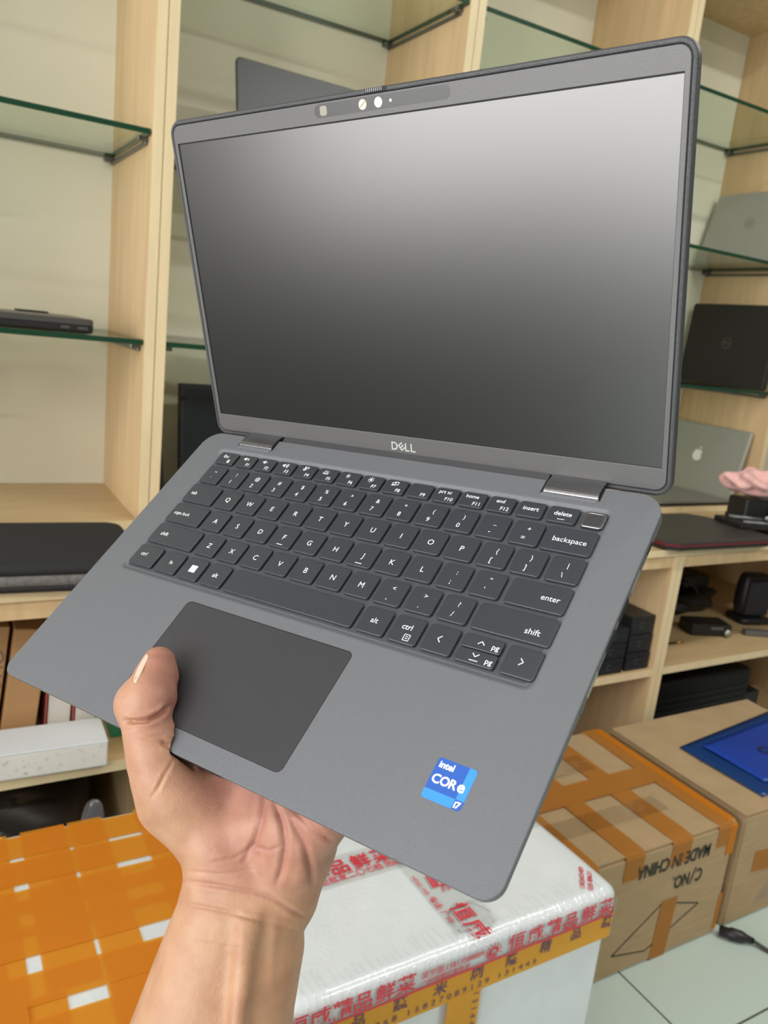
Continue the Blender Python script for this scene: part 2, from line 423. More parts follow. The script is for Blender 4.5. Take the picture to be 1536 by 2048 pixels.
# blue sheet on the right carton
M['blue'] = mat('blue_plastic_sheet', lin(22, 62, 158), 0.35, spec=0.5, var=0.12, vscale=6)
M['bluefilm'] = film('translucent_blue_sleeve', (0.10, 0.24, 0.52, 1), gloss=0.1, rough=0.25, body=lin(38, 82, 150), bodyw=0.5, bump=0.3, bscale=20)
bs = thing('plastic_folder', 'blue plastic folder lying on top of the plain brown carton', 'folder', (1.545, 0.862, 0.2685))
def sheet(name, P, z, m, parent, n=14, wob=0.002, th=0.0012, seed=1):
    rnd = random.Random(seed); ph = [rnd.uniform(0, 6) for _ in range(4)]
    V = []; F = []
    for i in range(n+1):
        for j in range(n+1):
            u, v = i/n, j/n
            x = (1-u)*(1-v)*P[0][0]+u*(1-v)*P[1][0]+u*v*P[2][0]+(1-u)*v*P[3][0]
            y = (1-u)*(1-v)*P[0][1]+u*(1-v)*P[1][1]+u*v*P[2][1]+(1-u)*v*P[3][1]
            V.append((x, y, z+wob*(1+0.5*math.sin(5*u+ph[0])+0.5*math.sin(7*v+ph[1]+2*u))))
    for i in range(n):
        for j in range(n):
            F.append((i*(n+1)+j, (i+1)*(n+1)+j, (i+1)*(n+1)+j+1, i*(n+1)+j+1))
    o = mesh(name, V, F, m, parent, True)
    s_ = o.modifiers.new('thickness', 'SOLIDIFY'); s_.thickness = th; s_.offset = 1
    return o
sheet('cover', [(0.012, 0.025), (0.43, 0.03), (0.43, 0.30), (0.006, 0.245)], 0.0, M['bluefilm'], bs, wob=0.001)
ins = sheet('insert', [(0.065, 0.06), (0.43, 0.045), (0.43, 0.27), (0.06, 0.225)], 0.004, M['blue'], bs, wob=0.0012, seed=3)
pr = Print(); pr.ring(0, 0, 0.02, 0.003, 24); pr.ring(0.0, 0.004, 0.012, 0.003, 18, 20, 200); pr.line(-0.014, -0.005, 0.014, -0.002, 0.004)
pr.build('mark', M['inkblack'], ins, Matrix.Translation((0.20, 0.15, 0.0088)))

# ------------------------------------------------------------------ white foam box
fb = thing('foam_box', 'white polystyrene box wrapped in clear film with red printed and yellow tape', 'box', (0.320, 0.6155, 0), math.radians(0.8), 'polystyrene boxes in front of the cabinets')
fw, fd, fh = 0.492, 0.360, 0.459
def rbox_grid(name, x0, x1, y0, y1, z0, z1, r, m, parent, wob=0.0, seed=0, n=5):
    bm = bmesh.new(); bm_box(bm, x0, x1, y0, y1, z0, z1)
    bmesh.ops.bevel(bm, geom=bm.edges[:], offset=r, segments=n, affect='EDGES', profile=0.5)
    if wob:
        bmesh.ops.subdivide_edges(bm, edges=[e for e in bm.edges if e.calc_length() > 0.05], cuts=12, use_grid_fill=True)
        rnd = random.Random(seed); a = [rnd.uniform(0, 6.3) for _ in range(6)]
        for v in bm.verts:
            x, y, z = v.co
            v.co.z += wob*(math.sin(31*x+a[0])*math.sin(27*y+a[1])+0.5*math.sin(67*x+a[2]+20*y))
            v.co.y += wob*0.6*math.sin(40*x+a[3]+30*z)
    bmesh.ops.recalc_face_normals(bm, faces=bm.faces[:])
    return from_bm(name, bm, m, parent, True)
rbox_grid('body', 0.006, fw-0.006, 0.006, fd-0.006, 0.0005, 0.40, 0.012, M['foam'], fb)
rbox_grid('lid', 0, fw, 0, fd, 0.396, fh, 0.017, M['foam'], fb, 0.0007, 2)
# yellow tape round the seam, with purple lettering
def band(name, z0, z1, out, m, parent):
    L = []
    for z in (z0, z1): L.append([(p[0], p[1], z) for p in rrect(-out, fw+out, -out, fd+out, 0.014, 5)])
    n = len(L[0]); V = L[0]+L[1]; F = [(i, (i+1) % n, n+(i+1) % n, n+i) for i in range(n)]
    o = mesh(name, V, F, m, parent, False); s_ = o.modifiers.new('thickness', 'SOLIDIFY'); s_.thickness = 0.0004
    return o
yt = band('yellow_tape', 0.386, 0.424, 0.0012, M['yellowtape'], fb)
FRONT = lambda x, z, y: Matrix.Translation((x, y, z)) @ Matrix(((1, 0, 0, 0), (0, 0, -1, 0), (0, 1, 0, 0), (0, 0, 0, 1)))
for i, c in enumerate('精品蔬米刷隆精品蔬'):
    pr = Print(); pr.text(c, 0.022+i*0.055, 0.0, 0.020, 'l', rot=random.uniform(-.12, .12), bold=0.01)
    pr.build('lettering', M['purple'], yt, FRONT(0, 0.4065, -0.0021))
pr = Print()
pr.text('1 3 1 4 4 0 9 9 9 6 8   1 5 8 2 7 0 8 9 1 2 9   1 3 1 4 4 5', 0.02, -0.0145, 0.0115, 'l', sx=1.28)
pr.build('lettering', M['purple'], yt, FRONT(0, 0.4065, -0.0021))
o = mesh('yellow_tape', [(0.215, 0.0025, 0.10), (0.268, 0.0025, 0.10), (0.262, -0.0020, 0.39), (0.212, -0.0020, 0.39)], [(0, 1, 2, 3)], M['yellowtape'], fb)
s_ = o.modifiers.new('thickness', 'SOLIDIFY'); s_.thickness = 0.0004
pr = Print(); pr.text('1 3 1 4 4 0 9 9 9', 0, 0, 0.012, 'l', rot=-math.pi/2, sx=1.2); pr.build('lettering', M['purple'], o, FRONT(0.25, 0.385, -0.0030))
# clear tape with red print: along the front edge of the lid, along the top and down over the front
rt = band('printed_tape', 0.4245, 0.4500, 0.0020, M['clear'], fb)
pr = Print()
def sun(p, x, y, r):
    p.ring(x, y, r*0.62, r*0.3, 18, -20, 200)
    for k in range(9):
        t = math.radians(-15+k*26); p.line(x+math.cos(t)*r*.7, y+math.sin(t)*r*.7, x+math.cos(t)*r*1.1, y+math.sin(t)*r*1.1, r*.12)
    for k in range(3): p.line(x-r*.8, y-r*(.1+.25*k), x+r*.5, y-r*(.35+.22*k), r*.16)
xx = -0.004
for i, c in enumerate('恒威精品鲜菜'): pr.text(c, xx+i*0.0272, 0.0, 0.0265, 'l', bold=0.018)
pr.text('吴宇琨:15813588889', 0.166, 0.0085, 0.0105, 'l', bold=0.01); pr.text('广州恒威蔬菜批发', 0.166, -0.002, 0.009, 'l', bold=0.01)
sun(pr, 0.272, 0.008, 0.012)
for i, c in enumerate('恒威精品鲜菜'): pr.text(c, 0.295+i*0.031, 0.0, 0.027, 'l', bold=0.018)
pr.line(0.0, -0.005, 0.48, -0.005, 0.003)
pr.build('red_lettering', M['red'], rt, FRONT(0, 0.4300, -0.0030))
o = mesh('printed_tape', [(0.0, 0.150, fh+0.0020), (fw, 0.150, fh+0.0020), (fw, 0.205, fh+0.0020), (0, 0.205, fh+0.0020)], [(0, 1, 2, 3)], M['clear'], fb)
s_ = o.modifiers.new('thickness', 'SOLIDIFY'); s_.thickness = 0.0004
pr = Print()
for i, c in enumerate('恒威精品鲜菜'): pr.text(c, 0.044+i*0.0315, 0.172, 0.029, 'l', bold=0.018)
pr.text('专业批发二〇七档 热线', 0.10, 0.158, 0.0135, 'l', bold=0.012)
pr.build('red_lettering', M['red'], o, Matrix.Translation((0, 0, fh+0.0026)))
o = mesh('printed_tape', [(0.226, 0.017, fh+0.0026), (0.291, 0.017, fh+0.0026), (0.291, fd-0.02, fh+0.0026), (0.226, fd-0.02, fh+0.0026)], [(0, 1, 2, 3)], M['clear'], fb)
s_ = o.modifiers.new('thickness', 'SOLIDIFY'); s_.thickness = 0.0004
pr = Print()
for i, s in enumerate(('13826034891', '15813578884', '02088631')): pr.text(s, 0.0, 0.04-i*0.015, 0.0135, 'l', bold=0.012)
sun(pr, 0.105, 0.034, 0.019); pr.text('HENG WEI', 0.085, 0.002, 0.008, 'l', bold=0.012)
for i, c in enumerate('恒威'): pr.text(c, 0.150+i*0.032, 0.018, 0.030, 'l', bold=0.018)
pr.text('电话: 广州', 0.128, 0.002, 0.011, 'l', bold=0.012)
pr.build('red_lettering', M['red'], o, Matrix.Translation((0.228, 0.212, fh+0.0032)) @ Matrix.Rotation(-math.pi/2, 4, 'Z'))
pr = Print()
pr.text('恒', -.006, 0.0, 0.024, 'l', bold=0.018); pr.text('13826048894', -0.07, 0.010, 0.011, 'l', bold=0.012); pr.text('15813588889', -0.07, -0.004, 0.011, 'l', bold=0.012)
o = mesh('printed_tape', [(fw-0.052, fd-0.085, fh+0.0020), (fw-0.002, fd-0.085, fh+0.0020), (fw-0.002, fd-0.002, fh+0.0020), (fw-0.052, fd-0.002, fh+0.0020)], [(0, 1, 2, 3)], M['clear'], fb)
s_ = o.modifiers.new('thickness', 'SOLIDIFY'); s_.thickness = 0.0004
pr.build('red_lettering', M['red'], o, Matrix.Translation((fw-0.028, fd-0.030, fh+0.0026)) @ Matrix.Rotation(-1.2, 4, 'Z'))
pr = Print()
for i, t_ in enumerate(('1382603489', '020-88631')): pr.text(t_, 0, -i*.011, .0095, 'l', bold=.015)
pr.build('red_lettering', M['red'], o, Matrix.Translation((fw-0.052, 0.018, fh+0.0012)) @ Matrix.Rotation(0.85, 4, 'Z'))
# wrinkles of the film along the front edge of the lid
rnd = random.Random(5)
bm = bmesh.new()
for k in range(46):
    x = 0.02+k*0.0098+rnd.uniform(-.002, .002); ln = rnd.uniform(.012, .03)
    P = [(x, 0.012+ln, fh+0.0012), (x+0.002, 0.012, fh+0.0004), (x+0.003, 0.003, fh-0.007), (x+0.003, -0.0006, fh-0.016)]
    for i in range(3):
        a, b = Vector(P[i]), Vector(P[i+1]); n = Vector((0.0012, 0, 0)); up = Vector((0, -0.5, 1)).normalized()*0.0011
        va = [bm.verts.new(a-n), bm.verts.new(a+up), bm.verts.new(a+n)]; vb = [bm.verts.new(b-n), bm.verts.new(b+up), bm.verts.new(b+n)]
        bm.faces.new((va[0], va[1], vb[1], vb[0])); bm.faces.new((va[1], va[2], vb[2], vb[1]))
wr = from_bm('film_wrinkle', bm, M['clear'], fb, True)
bm = bmesh.new()
P = spline([(0.262+0.03*math.cos(t), 0.035+0.026*math.sin(t), fh+0.003) for t in [i*0.9 for i in range(7)]], 6)
tube('film_knot', P, 0.0022, M['clear'], fb); bm.free()

# ------------------------------------------------------------------ foam box covered in amber tape
ob = thing('foam_box', 'polystyrene box covered in overlapping amber tape at bottom left', 'box', (-0.21, 0.46, 0), 0, 'polystyrene boxes in front of the cabinets')
ow, od, oh = 0.50, 0.562, 0.458
rbox_grid('body', 0, ow, 0, od, 0.0005, oh, 0.008, M['foam'], ob, 0.0, 3, 3)
L = []
def tcol(x0, x1, y0, y1, lv): L.append(('y', x0+0.21, x1+0.21, y0-0.46, y1-0.46, lv))
def trow(x0, x1, y0, y1, lv): L.append(('x', x0+0.21, x1+0.21, y0-0.46, y1-0.46, lv))
B = 1.0215
for x0, x1, y0, y1 in ((-.20, -.145, .46, B), (-.142, -.09, .46, B), (-.095, -.04, .46, B), (-.036, .018, .46, B), (.016, .066, .46, B), (.03, .085, .46, B),
                       (.101, .1565, .735, B), (.13, .156, .80, B), (.058, .117, .46, .735), (.03, .07, .60, .69), (.1605, .2055, .46, B), (.158, .205, .46, .725), (.2475, .285, .46, B), (.2, .25, .46, .765)):
    tcol(x0, x1, y0, y1, 0)
for y0, y1, x0, x1 in ((.9665, 1.012, -.2, .285), (.915, .9605, -.2, .285), (.917, .958, -.2, .155), (.862, .904, -.2, .285), (.825, .885, -.2, .285), (.793, .84, -.2, .285),
                       (.724, .7675, -.2, .285), (.655, .706, -.2, .285), (.60, .65, -.2, .285), (.56, .605, -.2, .285), (.50, .56, -.2, .285), (.46, .50, -.2, .285), (.68, .73, -.2, .08)):
    trow(x0, x1, y0, y1, 1)
for i, (k, x0, x1, y0, y1, lv) in enumerate(L):
    z = oh+0.0006+0.00008*i
    rr = lambda: random.uniform(-0.0012, 0.0012)
    if k == 'y':
        P = [(x0+rr(), y0, z), (x1+rr(), y0, z), (x1+rr(), y1-0.001, z), (x0+rr(), y1-0.001, z)]
        V = P + ([(P[3][0], od+0.0006+i*0.0001, oh-0.006), (P[2][0], od+0.0006+i*0.0001, oh-0.006), (P[3][0], od+0.0006+i*0.0001, oh-0.11), (P[2][0], od+0.0006+i*0.0001, oh-0.11)] if y1 >= B else [])
        F = [(0, 1, 2, 3)]+([(3, 2, 5, 4), (4, 5, 7, 6)] if y1 >= B else [])
    else:
        V = [(x0, y0+rr(), z), (x1, y0+rr(), z), (x1, y1+rr(), z), (x0, y1+rr(), z)]; F = [(0, 1, 2, 3)]
        if x1 >= .49: V += [(ow+0.0006+i*0.0001, y0, oh-0.006), (ow+0.0006+i*0.0001, y1, oh-0.006), (ow+0.0006+i*0.0001, y0, oh-0.1), (ow+0.0006+i*0.0001, y1, oh-0.1)]; F += [(1, 4, 5, 2), (4, 6, 7, 5)]
    mesh('tape', V, F, M['amber'], ob)

# ------------------------------------------------------------------ power cable on the floor
pc_ = thing('power_cable', 'black power cable with connector lying on the tiled floor beside the carton', 'cable', (1.43, 0.80, 0))
def xyz(L): return [(a-1.43, b-0.80, c) for a, b, c in L]
tube('cord', spline(xyz([(1.475, 0.79, 0.010), (1.485, 0.765, 0.006), (1.50, 0.74, 0.0045), (1.55, 0.72, 0.0045), (1.65, 0.70, 0.0045), (1.8, 0.72, 0.0045)])), 0.0042, M['black'], pc_)
plabel(tube('sleeve', xyz([(1.492, 0.752, 0.006), (1.502, 0.737, 0.0055), (1.52, 0.731, 0.0055)]), 0.0052, M['white'], pc_), 'white sleeve on the cord')
cn = tube('connector', xyz([(1.428, 0.838, 0.014), (1.440, 0.824, 0.014), (1.442, 0.822, 0.014), (1.458, 0.806, 0.013), (1.466, 0.799, 0.012), (1.475, 0.79, 0.010)]), [0.0105, 0.0105, 0.013, 0.012, 0.008, 0.006], M['black'], pc_, 12)

# ------------------------------------------------------------------ things on the shelves, left
cl = thing('closed_laptop', 'black closed laptop lying flat on the lowest glass shelf at far left', 'laptop', (0.285, 1.612, 1.0934), math.radians(2))
bm_loop = lambda x0, x1, y0, y1, z, r: [(p[0], p[1], z) for p in rrect(x0, x1, y0, y1, r, 4)]
loft('base', [bm_loop(-.33, -.002, .004, .215, 0.001, .008), bm_loop(-.335, 0, 0, .22, .006, .01), bm_loop(-.335, 0, 0, .22, .016, .01)], M['black'], cl)
loft('lid', [bm_loop(-.335, 0, 0, .222, .0168, .01), bm_loop(-.335, 0, 0, .222, .025, .01), bm_loop(-.332, -.003, .003, .219, .0275, .009)], mat('dark_grey_lid', lin(74, 72, 70), .35, spec=.5), cl)
box('battery', -.11, -.05, .19, .228, .0275, .031, M['black'], cl, .001)
boxes('port', [(-.03, -.012, -.0006, .002, .008, .013), (-.06, -.044, -.0006, .002, .008, .013)], M['steel'], cl)

sl = thing('laptop_sleeve', 'black padded laptop sleeve with grey zip side lying on the worktop at left', 'sleeve', (0.302, 1.262, 0.7135), math.radians(-4))
def pad(name, x0, x1, y0, y1, z0, z1, r, e, m, parent, n=6, M_=None):
    """cushion-like slab with a rounded rim"""
    Ls = []
    for i in range(7):
        t = -math.pi/2+math.pi*i/6; ins = e*(1-math.cos(t)); z = (z0+z1)/2+(z1-z0)/2*math.sin(t)
        Ls.append([(p[0], p[1], z) for p in rrect(x0+ins, x1-ins, y0+ins, y1-ins, max(r-ins, .003), n)])
    return loft(name, Ls, m, parent, True)
pad('bottom_half', -.36, 0, 0, .262, .0, .014, .035, .008, M['black'], sl)
pad('zip_side', -.362, .002, -.002, .264, .011, .028, .035, .005, mat('grey_fabric', lin(104, 102, 100), .9, bump=.5, bscale=500, var=.25, vscale=120), sl)
pad('top_half', -.36, 0, 0, .262, .026, .046, .035, .010, mat('black_neoprene', lin(34, 35, 38), .85, bump=.15, bscale=700), sl)
sl.location.y = 1.235

def bookbox(name, label, cat, loc, w, d, h, m, rot=0, tilt=0, group=None, text=None, tm=None, ts=.03, stripe=None):
    t = thing(name, label, cat, loc, rot, group); t.rotation_euler = (0, tilt, rot)
    box('body', 0, w, 0, d, 0.0004, h, m, t, .002)
    if text:
        p = Print(); p.text(text, 0, 0, ts, 'l')
        p.build('lettering', tm, t, Matrix.Translation((w*.50, -.0006, h*.80)) @ Matrix(((0, 1, 0, 0), (0, 0, -1, 0), (-1, 0, 0, 0), (0, 0, 0, 1))))
    if stripe: box('red_spine', -.0016, 0.004, .0, d*.98, .004, h-.004, stripe, t)
    return t
bookbox('accessory_box', 'brown cardboard box upright on the lower left shelf, leftmost, dark lettering down its front', 'box', (0.044, 1.40, .3974), .055, .30, .212, M['kraft2'], 0, math.radians(6.5), 'brown boxes on the lower left shelf', 'OVC', M['ink'], .036)
bookbox('accessory_box', 'brown cardboard box upright beside the white-fronted boxes on the lower left shelf', 'box', (0.106, 1.39, .3974), .055, .30, .205, M['kraft2'], 0, math.radians(6.5), 'brown boxes on the lower left shelf', 'SOO', mat('faint_print', lin(160, 124, 90), .8), .03)
M['card'] = mat('white_card', lin(228, 226, 220), .55, var=.03, vscale=20)
M['redspine'] = mat('faded_red_card', lin(178, 92, 84), .6)
bookbox('accessory_box', 'white box with red spine printed with numbers, standing beside a brown box', 'box', (0.179, 1.40, .3920), .042, .28, .19, M['card'], 0, math.radians(2.5), 'white boxes on the lower left shelf', '0171  0171', M['inkblack'], .02, M['redspine'])
bookbox('accessory_box', 'white box with red spine standing just left of the green box', 'box', (0.226, 1.40, .3912), .040, .28, .19, M['card'], 0, math.radians(2), 'white boxes on the lower left shelf', '0171  018', M['inkblack'], .02, M['redspine']) 
gb = thing('green_box', 'green box on the lower left shelf behind the hand', 'box', (0.285, 1.352, .389)); box('body', 0, .042, 0, .05, .0004, .05, mat('green_card', lin(52, 140, 104), .5), gb, .002)
lb = thing('long_box', 'long white box with speckled front lying across the lower left shelf', 'box', (0.262, 1.262, .389), math.radians(-2))
box('body', -.36, 0, 0, .085, .0004, .046, M['card'], lb, .003)
p = Print(); r_ = random.Random(11)
for i in range(60):
    p.disc(-.34+r_.random()*.33, .006+r_.random()*.034, r_.uniform(.0008, .003), 7)
p.build('scuff', mat('faint_speckle', lin(219, 210, 200), .8), lb, FRONT(0, 0, -.0006))
box('lid', -.3605, .0005, -.0005, .0855, .044, .0478, mat('pale_blue_white_card', lin(214, 220, 224), .5), lb, .002)

# bagged bundle in the dark compartment under the shelf
def lump(name, x0, x1, y0, y1, z0, z1, amp, m, parent, seed=0, n=4):
    bm = bmesh.new(); bmesh.ops.create_icosphere(bm, subdivisions=n, radius=1)
    r_ = random.Random(seed); a = [(Vector((r_.uniform(-4, 4), r_.uniform(-4, 4), r_.uniform(-4, 4))), r_.uniform(0, 6)) for _ in range(9)]
    for v in bm.verts:
        d = v.co.normalized(); k = sum(math.sin(q.dot(d)*1.7+f) for q, f in a)/9
        s = 1/max(abs(d.x)**3+abs(d.y)**3+abs(d.z)**3, 1e-6)**(1/3)
        s = (0.45*s+0.55)*(1+amp*k)
        c = d*s
        v.co = Vector(((x0+x1)/2+c.x*(x1-x0)/2/1.15, (y0+y1)/2+c.y*(y1-y0)/2/1.15, max(z0, (z0+z1)/2+c.z*(z1-z0)/2/1.15)))
    return from_bm(name, bm, m, parent, True)
M['darkbag'] = mat('dark_wrapped_goods', lin(44, 38, 35), .45, bump=.6, bscale=14)
bb_ = thing('wrapped_bundle', 'dark bundle in crinkled clear plastic under the lower left shelf', 'bundle', (0.02, 1.42, .0585))
lump('goods', -.30, .29, -.10, .30, .0, .27, .22, M['darkbag'], bb_, 4)
lump('plastic_wrap', -.305, .295, -.108, .305, .0, .278, .30, film('crinkled_wrap', (.93, .93, .93, 1), gloss=.22, rough=.12, bump=1.0, bscale=16), bb_, 9)
bw = thing('plastic_pouch', 'small crinkled clear pouch at the front of the dark wrapped bundle', 'pouch', (0.245, 1.285, .0585))
lump('pouch', -.03, .03, -.02, .02, .0, .272, .25, film('milky_plastic', (.8, .8, .82, 1), gloss=.25, rough=.12, body=lin(150, 150, 155), bodyw=.35, bump=.9, bscale=30), bw, 3)
lump('contents', -.018, .018, -.008, .01, .003, .20, .2, M['black'], bw, 5)

# ------------------------------------------------------------------ laptops shown upright
def show_laptop(name, label, loc, rotz, w, h, lean, lidm, group, logo=None, base_d=.215, base_dir=1, r=.012, th=.007):
    """open laptop seen from behind: the lid's outer face looks at the room, the base lies behind it"""
    t = thing(name, label, 'laptop', loc, rotz, group)
    A = Matrix.Rotation(-lean, 4, 'X')
    Ls = [[A @ Vector((q[0], y, q[1])) for q in rrect(e, w-e, .004+e, h-e, r, 5)] for y, e in ((0, .0025), (.0012, .0008), (.003, 0), (th, 0))]
    V = [tuple(v) for L_ in Ls for v in L_]
    loft('lid', [[tuple(v) for v in L_] for L_ in Ls], lidm, t)
    sc_ = [[tuple(A @ Vector((q[0], th+y, q[1]))) for q in rrect(.006, w-.006, .014, h-.006, .004, 3)] for y in (.0001, .0006)]
    loft('screen', sc_, M['blackgloss'], t)
    loft('base', [bm_loop(0, w, .004, base_d, 0.0006, r), bm_loop(0, w, .002, base_d, .004, r), bm_loop(0, w, .002, base_d, .014, r)], lidm, t)
    if logo:
        o = logo(t, A); 
    return t
LIDM = lambda A, x, z, y=-.0006: A @ Matrix.Translation((x, y, z)) @ Matrix(((1, 0, 0, 0), (0, 0, -1, 0), (0, 1, 0, 0), (0, 0, 0, 1)))
GRP = 'laptops standing open in the display cabinets'
def logo_hp(t, A):
    p = Print(); p.ring(0, 0, .017, .0012, 28)
    for sx in (-.0062, .0052): p.line(sx-.0035, -.012 if sx > 0 else -.008, sx+.0025, .012 if sx < 0 else .008, .0014)
    p.line(-.0035, .002, .001, .002, .0013); p.line(.001, .002, -.001, -.008, .0013); p.line(.0075, .006, .010, .005, .0013); p.line(.010, .005, .0075, -.004, .0013)
    p.build('logo', mat('logo_grey', lin(132, 134, 132), .3, metal=.5), t, LIDM(A, .157, .132))
def logo_ring(t, A):
    p = Print(); p.ring(0, 0, .0185, .003, 28); p.text('DELL', 0, -.0048, .0135, 'c', bold=.03)
    p.build('logo', mat('dim_logo_grey', lin(84, 84, 80), .35, metal=.4), t, LIDM(A, .164, .138))
def logo_apple(t, A):
    p = Print(); P = []
    for i in range(40):
        a = math.pi/2+2*math.pi*i/40; c, s = math.cos(a), math.sin(a)
        r0 = .0205*(1-.16*math.exp(-((a-math.pi/2) % (2*math.pi)-0)**2/.08)-.16*math.exp(-((a-math.pi/2) % (2*math.pi)-2*math.pi)**2/.08)-.07*math.exp(-(((a-math.pi*1.5))**2)/.05))
        x, y = c*r0*.93, s*r0
        dx, dy = x-.0225, y-.003; dd = math.hypot(dx, dy)
        if dd < .0095: x = .0225+dx/dd*.0095; y = .003+dy/dd*.0095
        P.append((x, y))
    k = len(p.V); p.V += [(0, 0, 0)]+[(q[0], q[1], 0) for q in P]; p.F += [(k, k+1+i, k+1+(i+1) % 40) for i in range(40)]
    p.poly([(.001, .0215), (.003, .0275), (.009, .031), (.0085, .0255), (.005, .022)])
    p.build('logo', mat('plain_white_logo', lin(240, 242, 238), .4), t, LIDM(A, .143, .127))  # plain white mark, it does not glow
show_laptop('open_laptop', 'dark grey laptop standing open on glass behind the top left corner of the held laptop', (0.575, 1.70, 1.4775), math.radians(2), .32, .205, math.radians(13), mat('graphite_lid', lin(82, 84, 86), .42, metal=.3), GRP, None)
def closed_laptop_on_edge(label, loc, w, h, lean, m1, m2, logo, th=.018, roll=0.0):
    """closed laptop standing on its long edge against the right side panel, lid outwards"""
    t = thing('closed_laptop', label, 'laptop', loc, -math.pi/2+roll, 'closed laptops leaning on the side panel')
    A = Matrix.Rotation(-lean, 4, 'X')
    def slab(name, y0, y1, m):
        loft(name, [[tuple(A @ Vector((q[0], y, q[1]))) for q in rrect(e, w-e, e, h-e, .010, 5)] for y, e in ((y0, .002), (y0+.0012, .0005), ((y0+y1)/2, 0), (y1-.001, .0005), (y1, .002))], m, t)
    slab('lid', 0, th*.36, m1); slab('base', th*.39, th, m2)
    logo(t, A)
    return t
closed_laptop_on_edge('silver laptop with ringed letter logo leaning above the middle glass shelf at far right', (2.268, 1.937, 1.4868), .33, .236, math.radians(14), M['silver'], M['silver'], logo_hp)
closed_laptop_on_edge('black laptop with round ring logo standing on the lowest glass shelf at right', (2.283, 1.934, 1.1020), .345-.015, .262, math.radians(3), mat('black_lid', lin(26, 25, 23), .5), M['black'], logo_ring, .024)
closed_laptop_on_edge('silver laptop with white fruit logo leaning in the cabinet above the worktop', (2.284, 1.955, .7352), .318, .234, math.radians(11), M['silver'], M['silver'], logo_apple, .015)
fl = thing('closed_laptop', 'grey closed laptop lying flat below the silver laptop with the fruit logo', 'laptop', (1.93, 1.612, .7315))
loft('base', [bm_loop(0, .325, 0, .225, .0004, .01), bm_loop(0, .325, 0, .225, .008, .01)], M['black'], fl)
loft('lid', [bm_loop(0, .325, 0, .225, .0085, .01), bm_loop(0, .325, 0, .225, .013, .01), bm_loop(.002, .323, .002, .223, .0145, .009)], mat('grey_lid', lin(128, 128, 120), .4, metal=.3), fl)

ph = thing('flat_gadget', 'small flat brown-grey slab on the lowest glass shelf left of the held screen', 'gadget', (0.60, 1.70, 1.0934), math.radians(-8))
box('body', -.045, .13, 0, .14, .0004, .016, mat('brown_grey_plastic', lin(108, 96, 76), .5), ph, .003)
box('top_plate', -.04, .125, .005, .135, .016, .0185, M['black'], ph, .001)
mo = thing('dark_screen', 'dark screen leaning in the cabinet beside the left edge of the held laptop', 'screen', (0.515, 1.795, .7345), math.radians(3))
A = Matrix.Rotation(-math.radians(8), 4, 'X')
box('frame', 0, .40, 0, .016, .001, .262, M['black'], mo, .004, M=A)
box('panel', .012, .388, -.0008, .001, .016, .25, mat('dark_glass', lin(40, 46, 52), .12, spec=.6), mo, M=A)
tp = thing('tablet', 'thin dark tablet leaning edge-on against the wooden side panel', 'tablet', (0.4400, 1.66, .7345), math.radians(-1))
A = Matrix.Rotation(math.radians(-6), 4, 'Y')
box('body', 0, .009, 0, .25, .001, .175, M['rubber'], tp, .002, M=A)
box('screen', .009, .0098, .01, .24, .012, .165, M['blackgloss'], tp, M=A)

# ------------------------------------------------------------------ worktop, right
gl = thing('gaming_laptop', 'closed black laptop with dark red edge lying flat on the worktop', 'laptop', (1.555, 1.243, .7133), math.radians(-1.5))
def octo(x0, x1, y0, y1, c, z): return [(x0+c, y0, z), (x1-c, y0, z), (x1, y0+c*.7, z), (x1, y1-c*1.6, z), (x1-c*1.3, y1, z), (x0+c*1.3, y1, z), (x0, y1-c*1.6, z), (x0, y0+c*.7, z)]
loft('base', [octo(.006, .394, .006, .27, .03, .0005), octo(0, .40, 0, .276, .03, .006), octo(0, .40, 0, .276, .03, .012)], M['black'], gl)
loft('red_trim', [octo(0, .40, -.001, .276, .03, .0122), octo(0, .40, -.002, .276, .03, .0175)], mat('dark_red_trim', lin(112, 24, 40), .35), gl)
loft('lid', [octo(.001, .399, 0, .276, .03, .0177), octo(.001, .399, 0, .276, .03, .022), octo(.006, .394, .006, .272, .03, .0245)], mat('soft_black_lid', lin(58, 55, 52), .42), gl)
p = Print(); p.poly([(0, .008), (.003, 0), (0, -.008), (-.003, 0)]); p.build('emblem', M['grey'], gl, Matrix.Translation((.19, .16, .0248)))
cg = thing('charging_bracket', 'black bracket with grey metal arms and bolts on the worktop at the right edge', 'bracket', (1.99, 1.36, .7133), math.radians(-12))
box('foot', -.06, .17, -.05, .06, .0246, .040, M['black'], cg, .004)
box('leg', .02, .16, .062, .11, .0006, .040, M['black'], cg, .004)
box('block', -.01, .16, .0, .075, .040, .098, M['black'], cg, .008, 3)
for x0, y0, x1, y1, z in ((-.045, .02, .04, -.02, .046), (-.03, -.02, .07, -.056, .040), (.06, -.03, .16, -.05, .045)):
    tube('arm', [(x0, y0, z), (x1, y1, z)], .0055, M['grey'], cg)
for x, y, z in ((.042, -.026, .052), (.072, -.058, .034), (.155, -.055, .04)):
    o = tube('bolt', [(x, y, z), (x, y-.006, z+.002)], .0062, M['silver'], cg, 10)
tube('dial', [(.085, -.002, .068), (.085, -.010, .068)], .017, M['rubber'], cg, 18)
pk = thing('pink_cloth', 'crumpled pink cloth draped over the black bracket', 'cloth', (2.025, 1.393, .809), math.radians(-10))
pk.location = (2.03, 1.393, .8123)
lump('cloth', -.095, .10, -.058, .05, .0, .085, .75, mat('pink_terry', lin(230, 182, 178), .95, bump=1.0, bscale=260), pk, 12, 5)

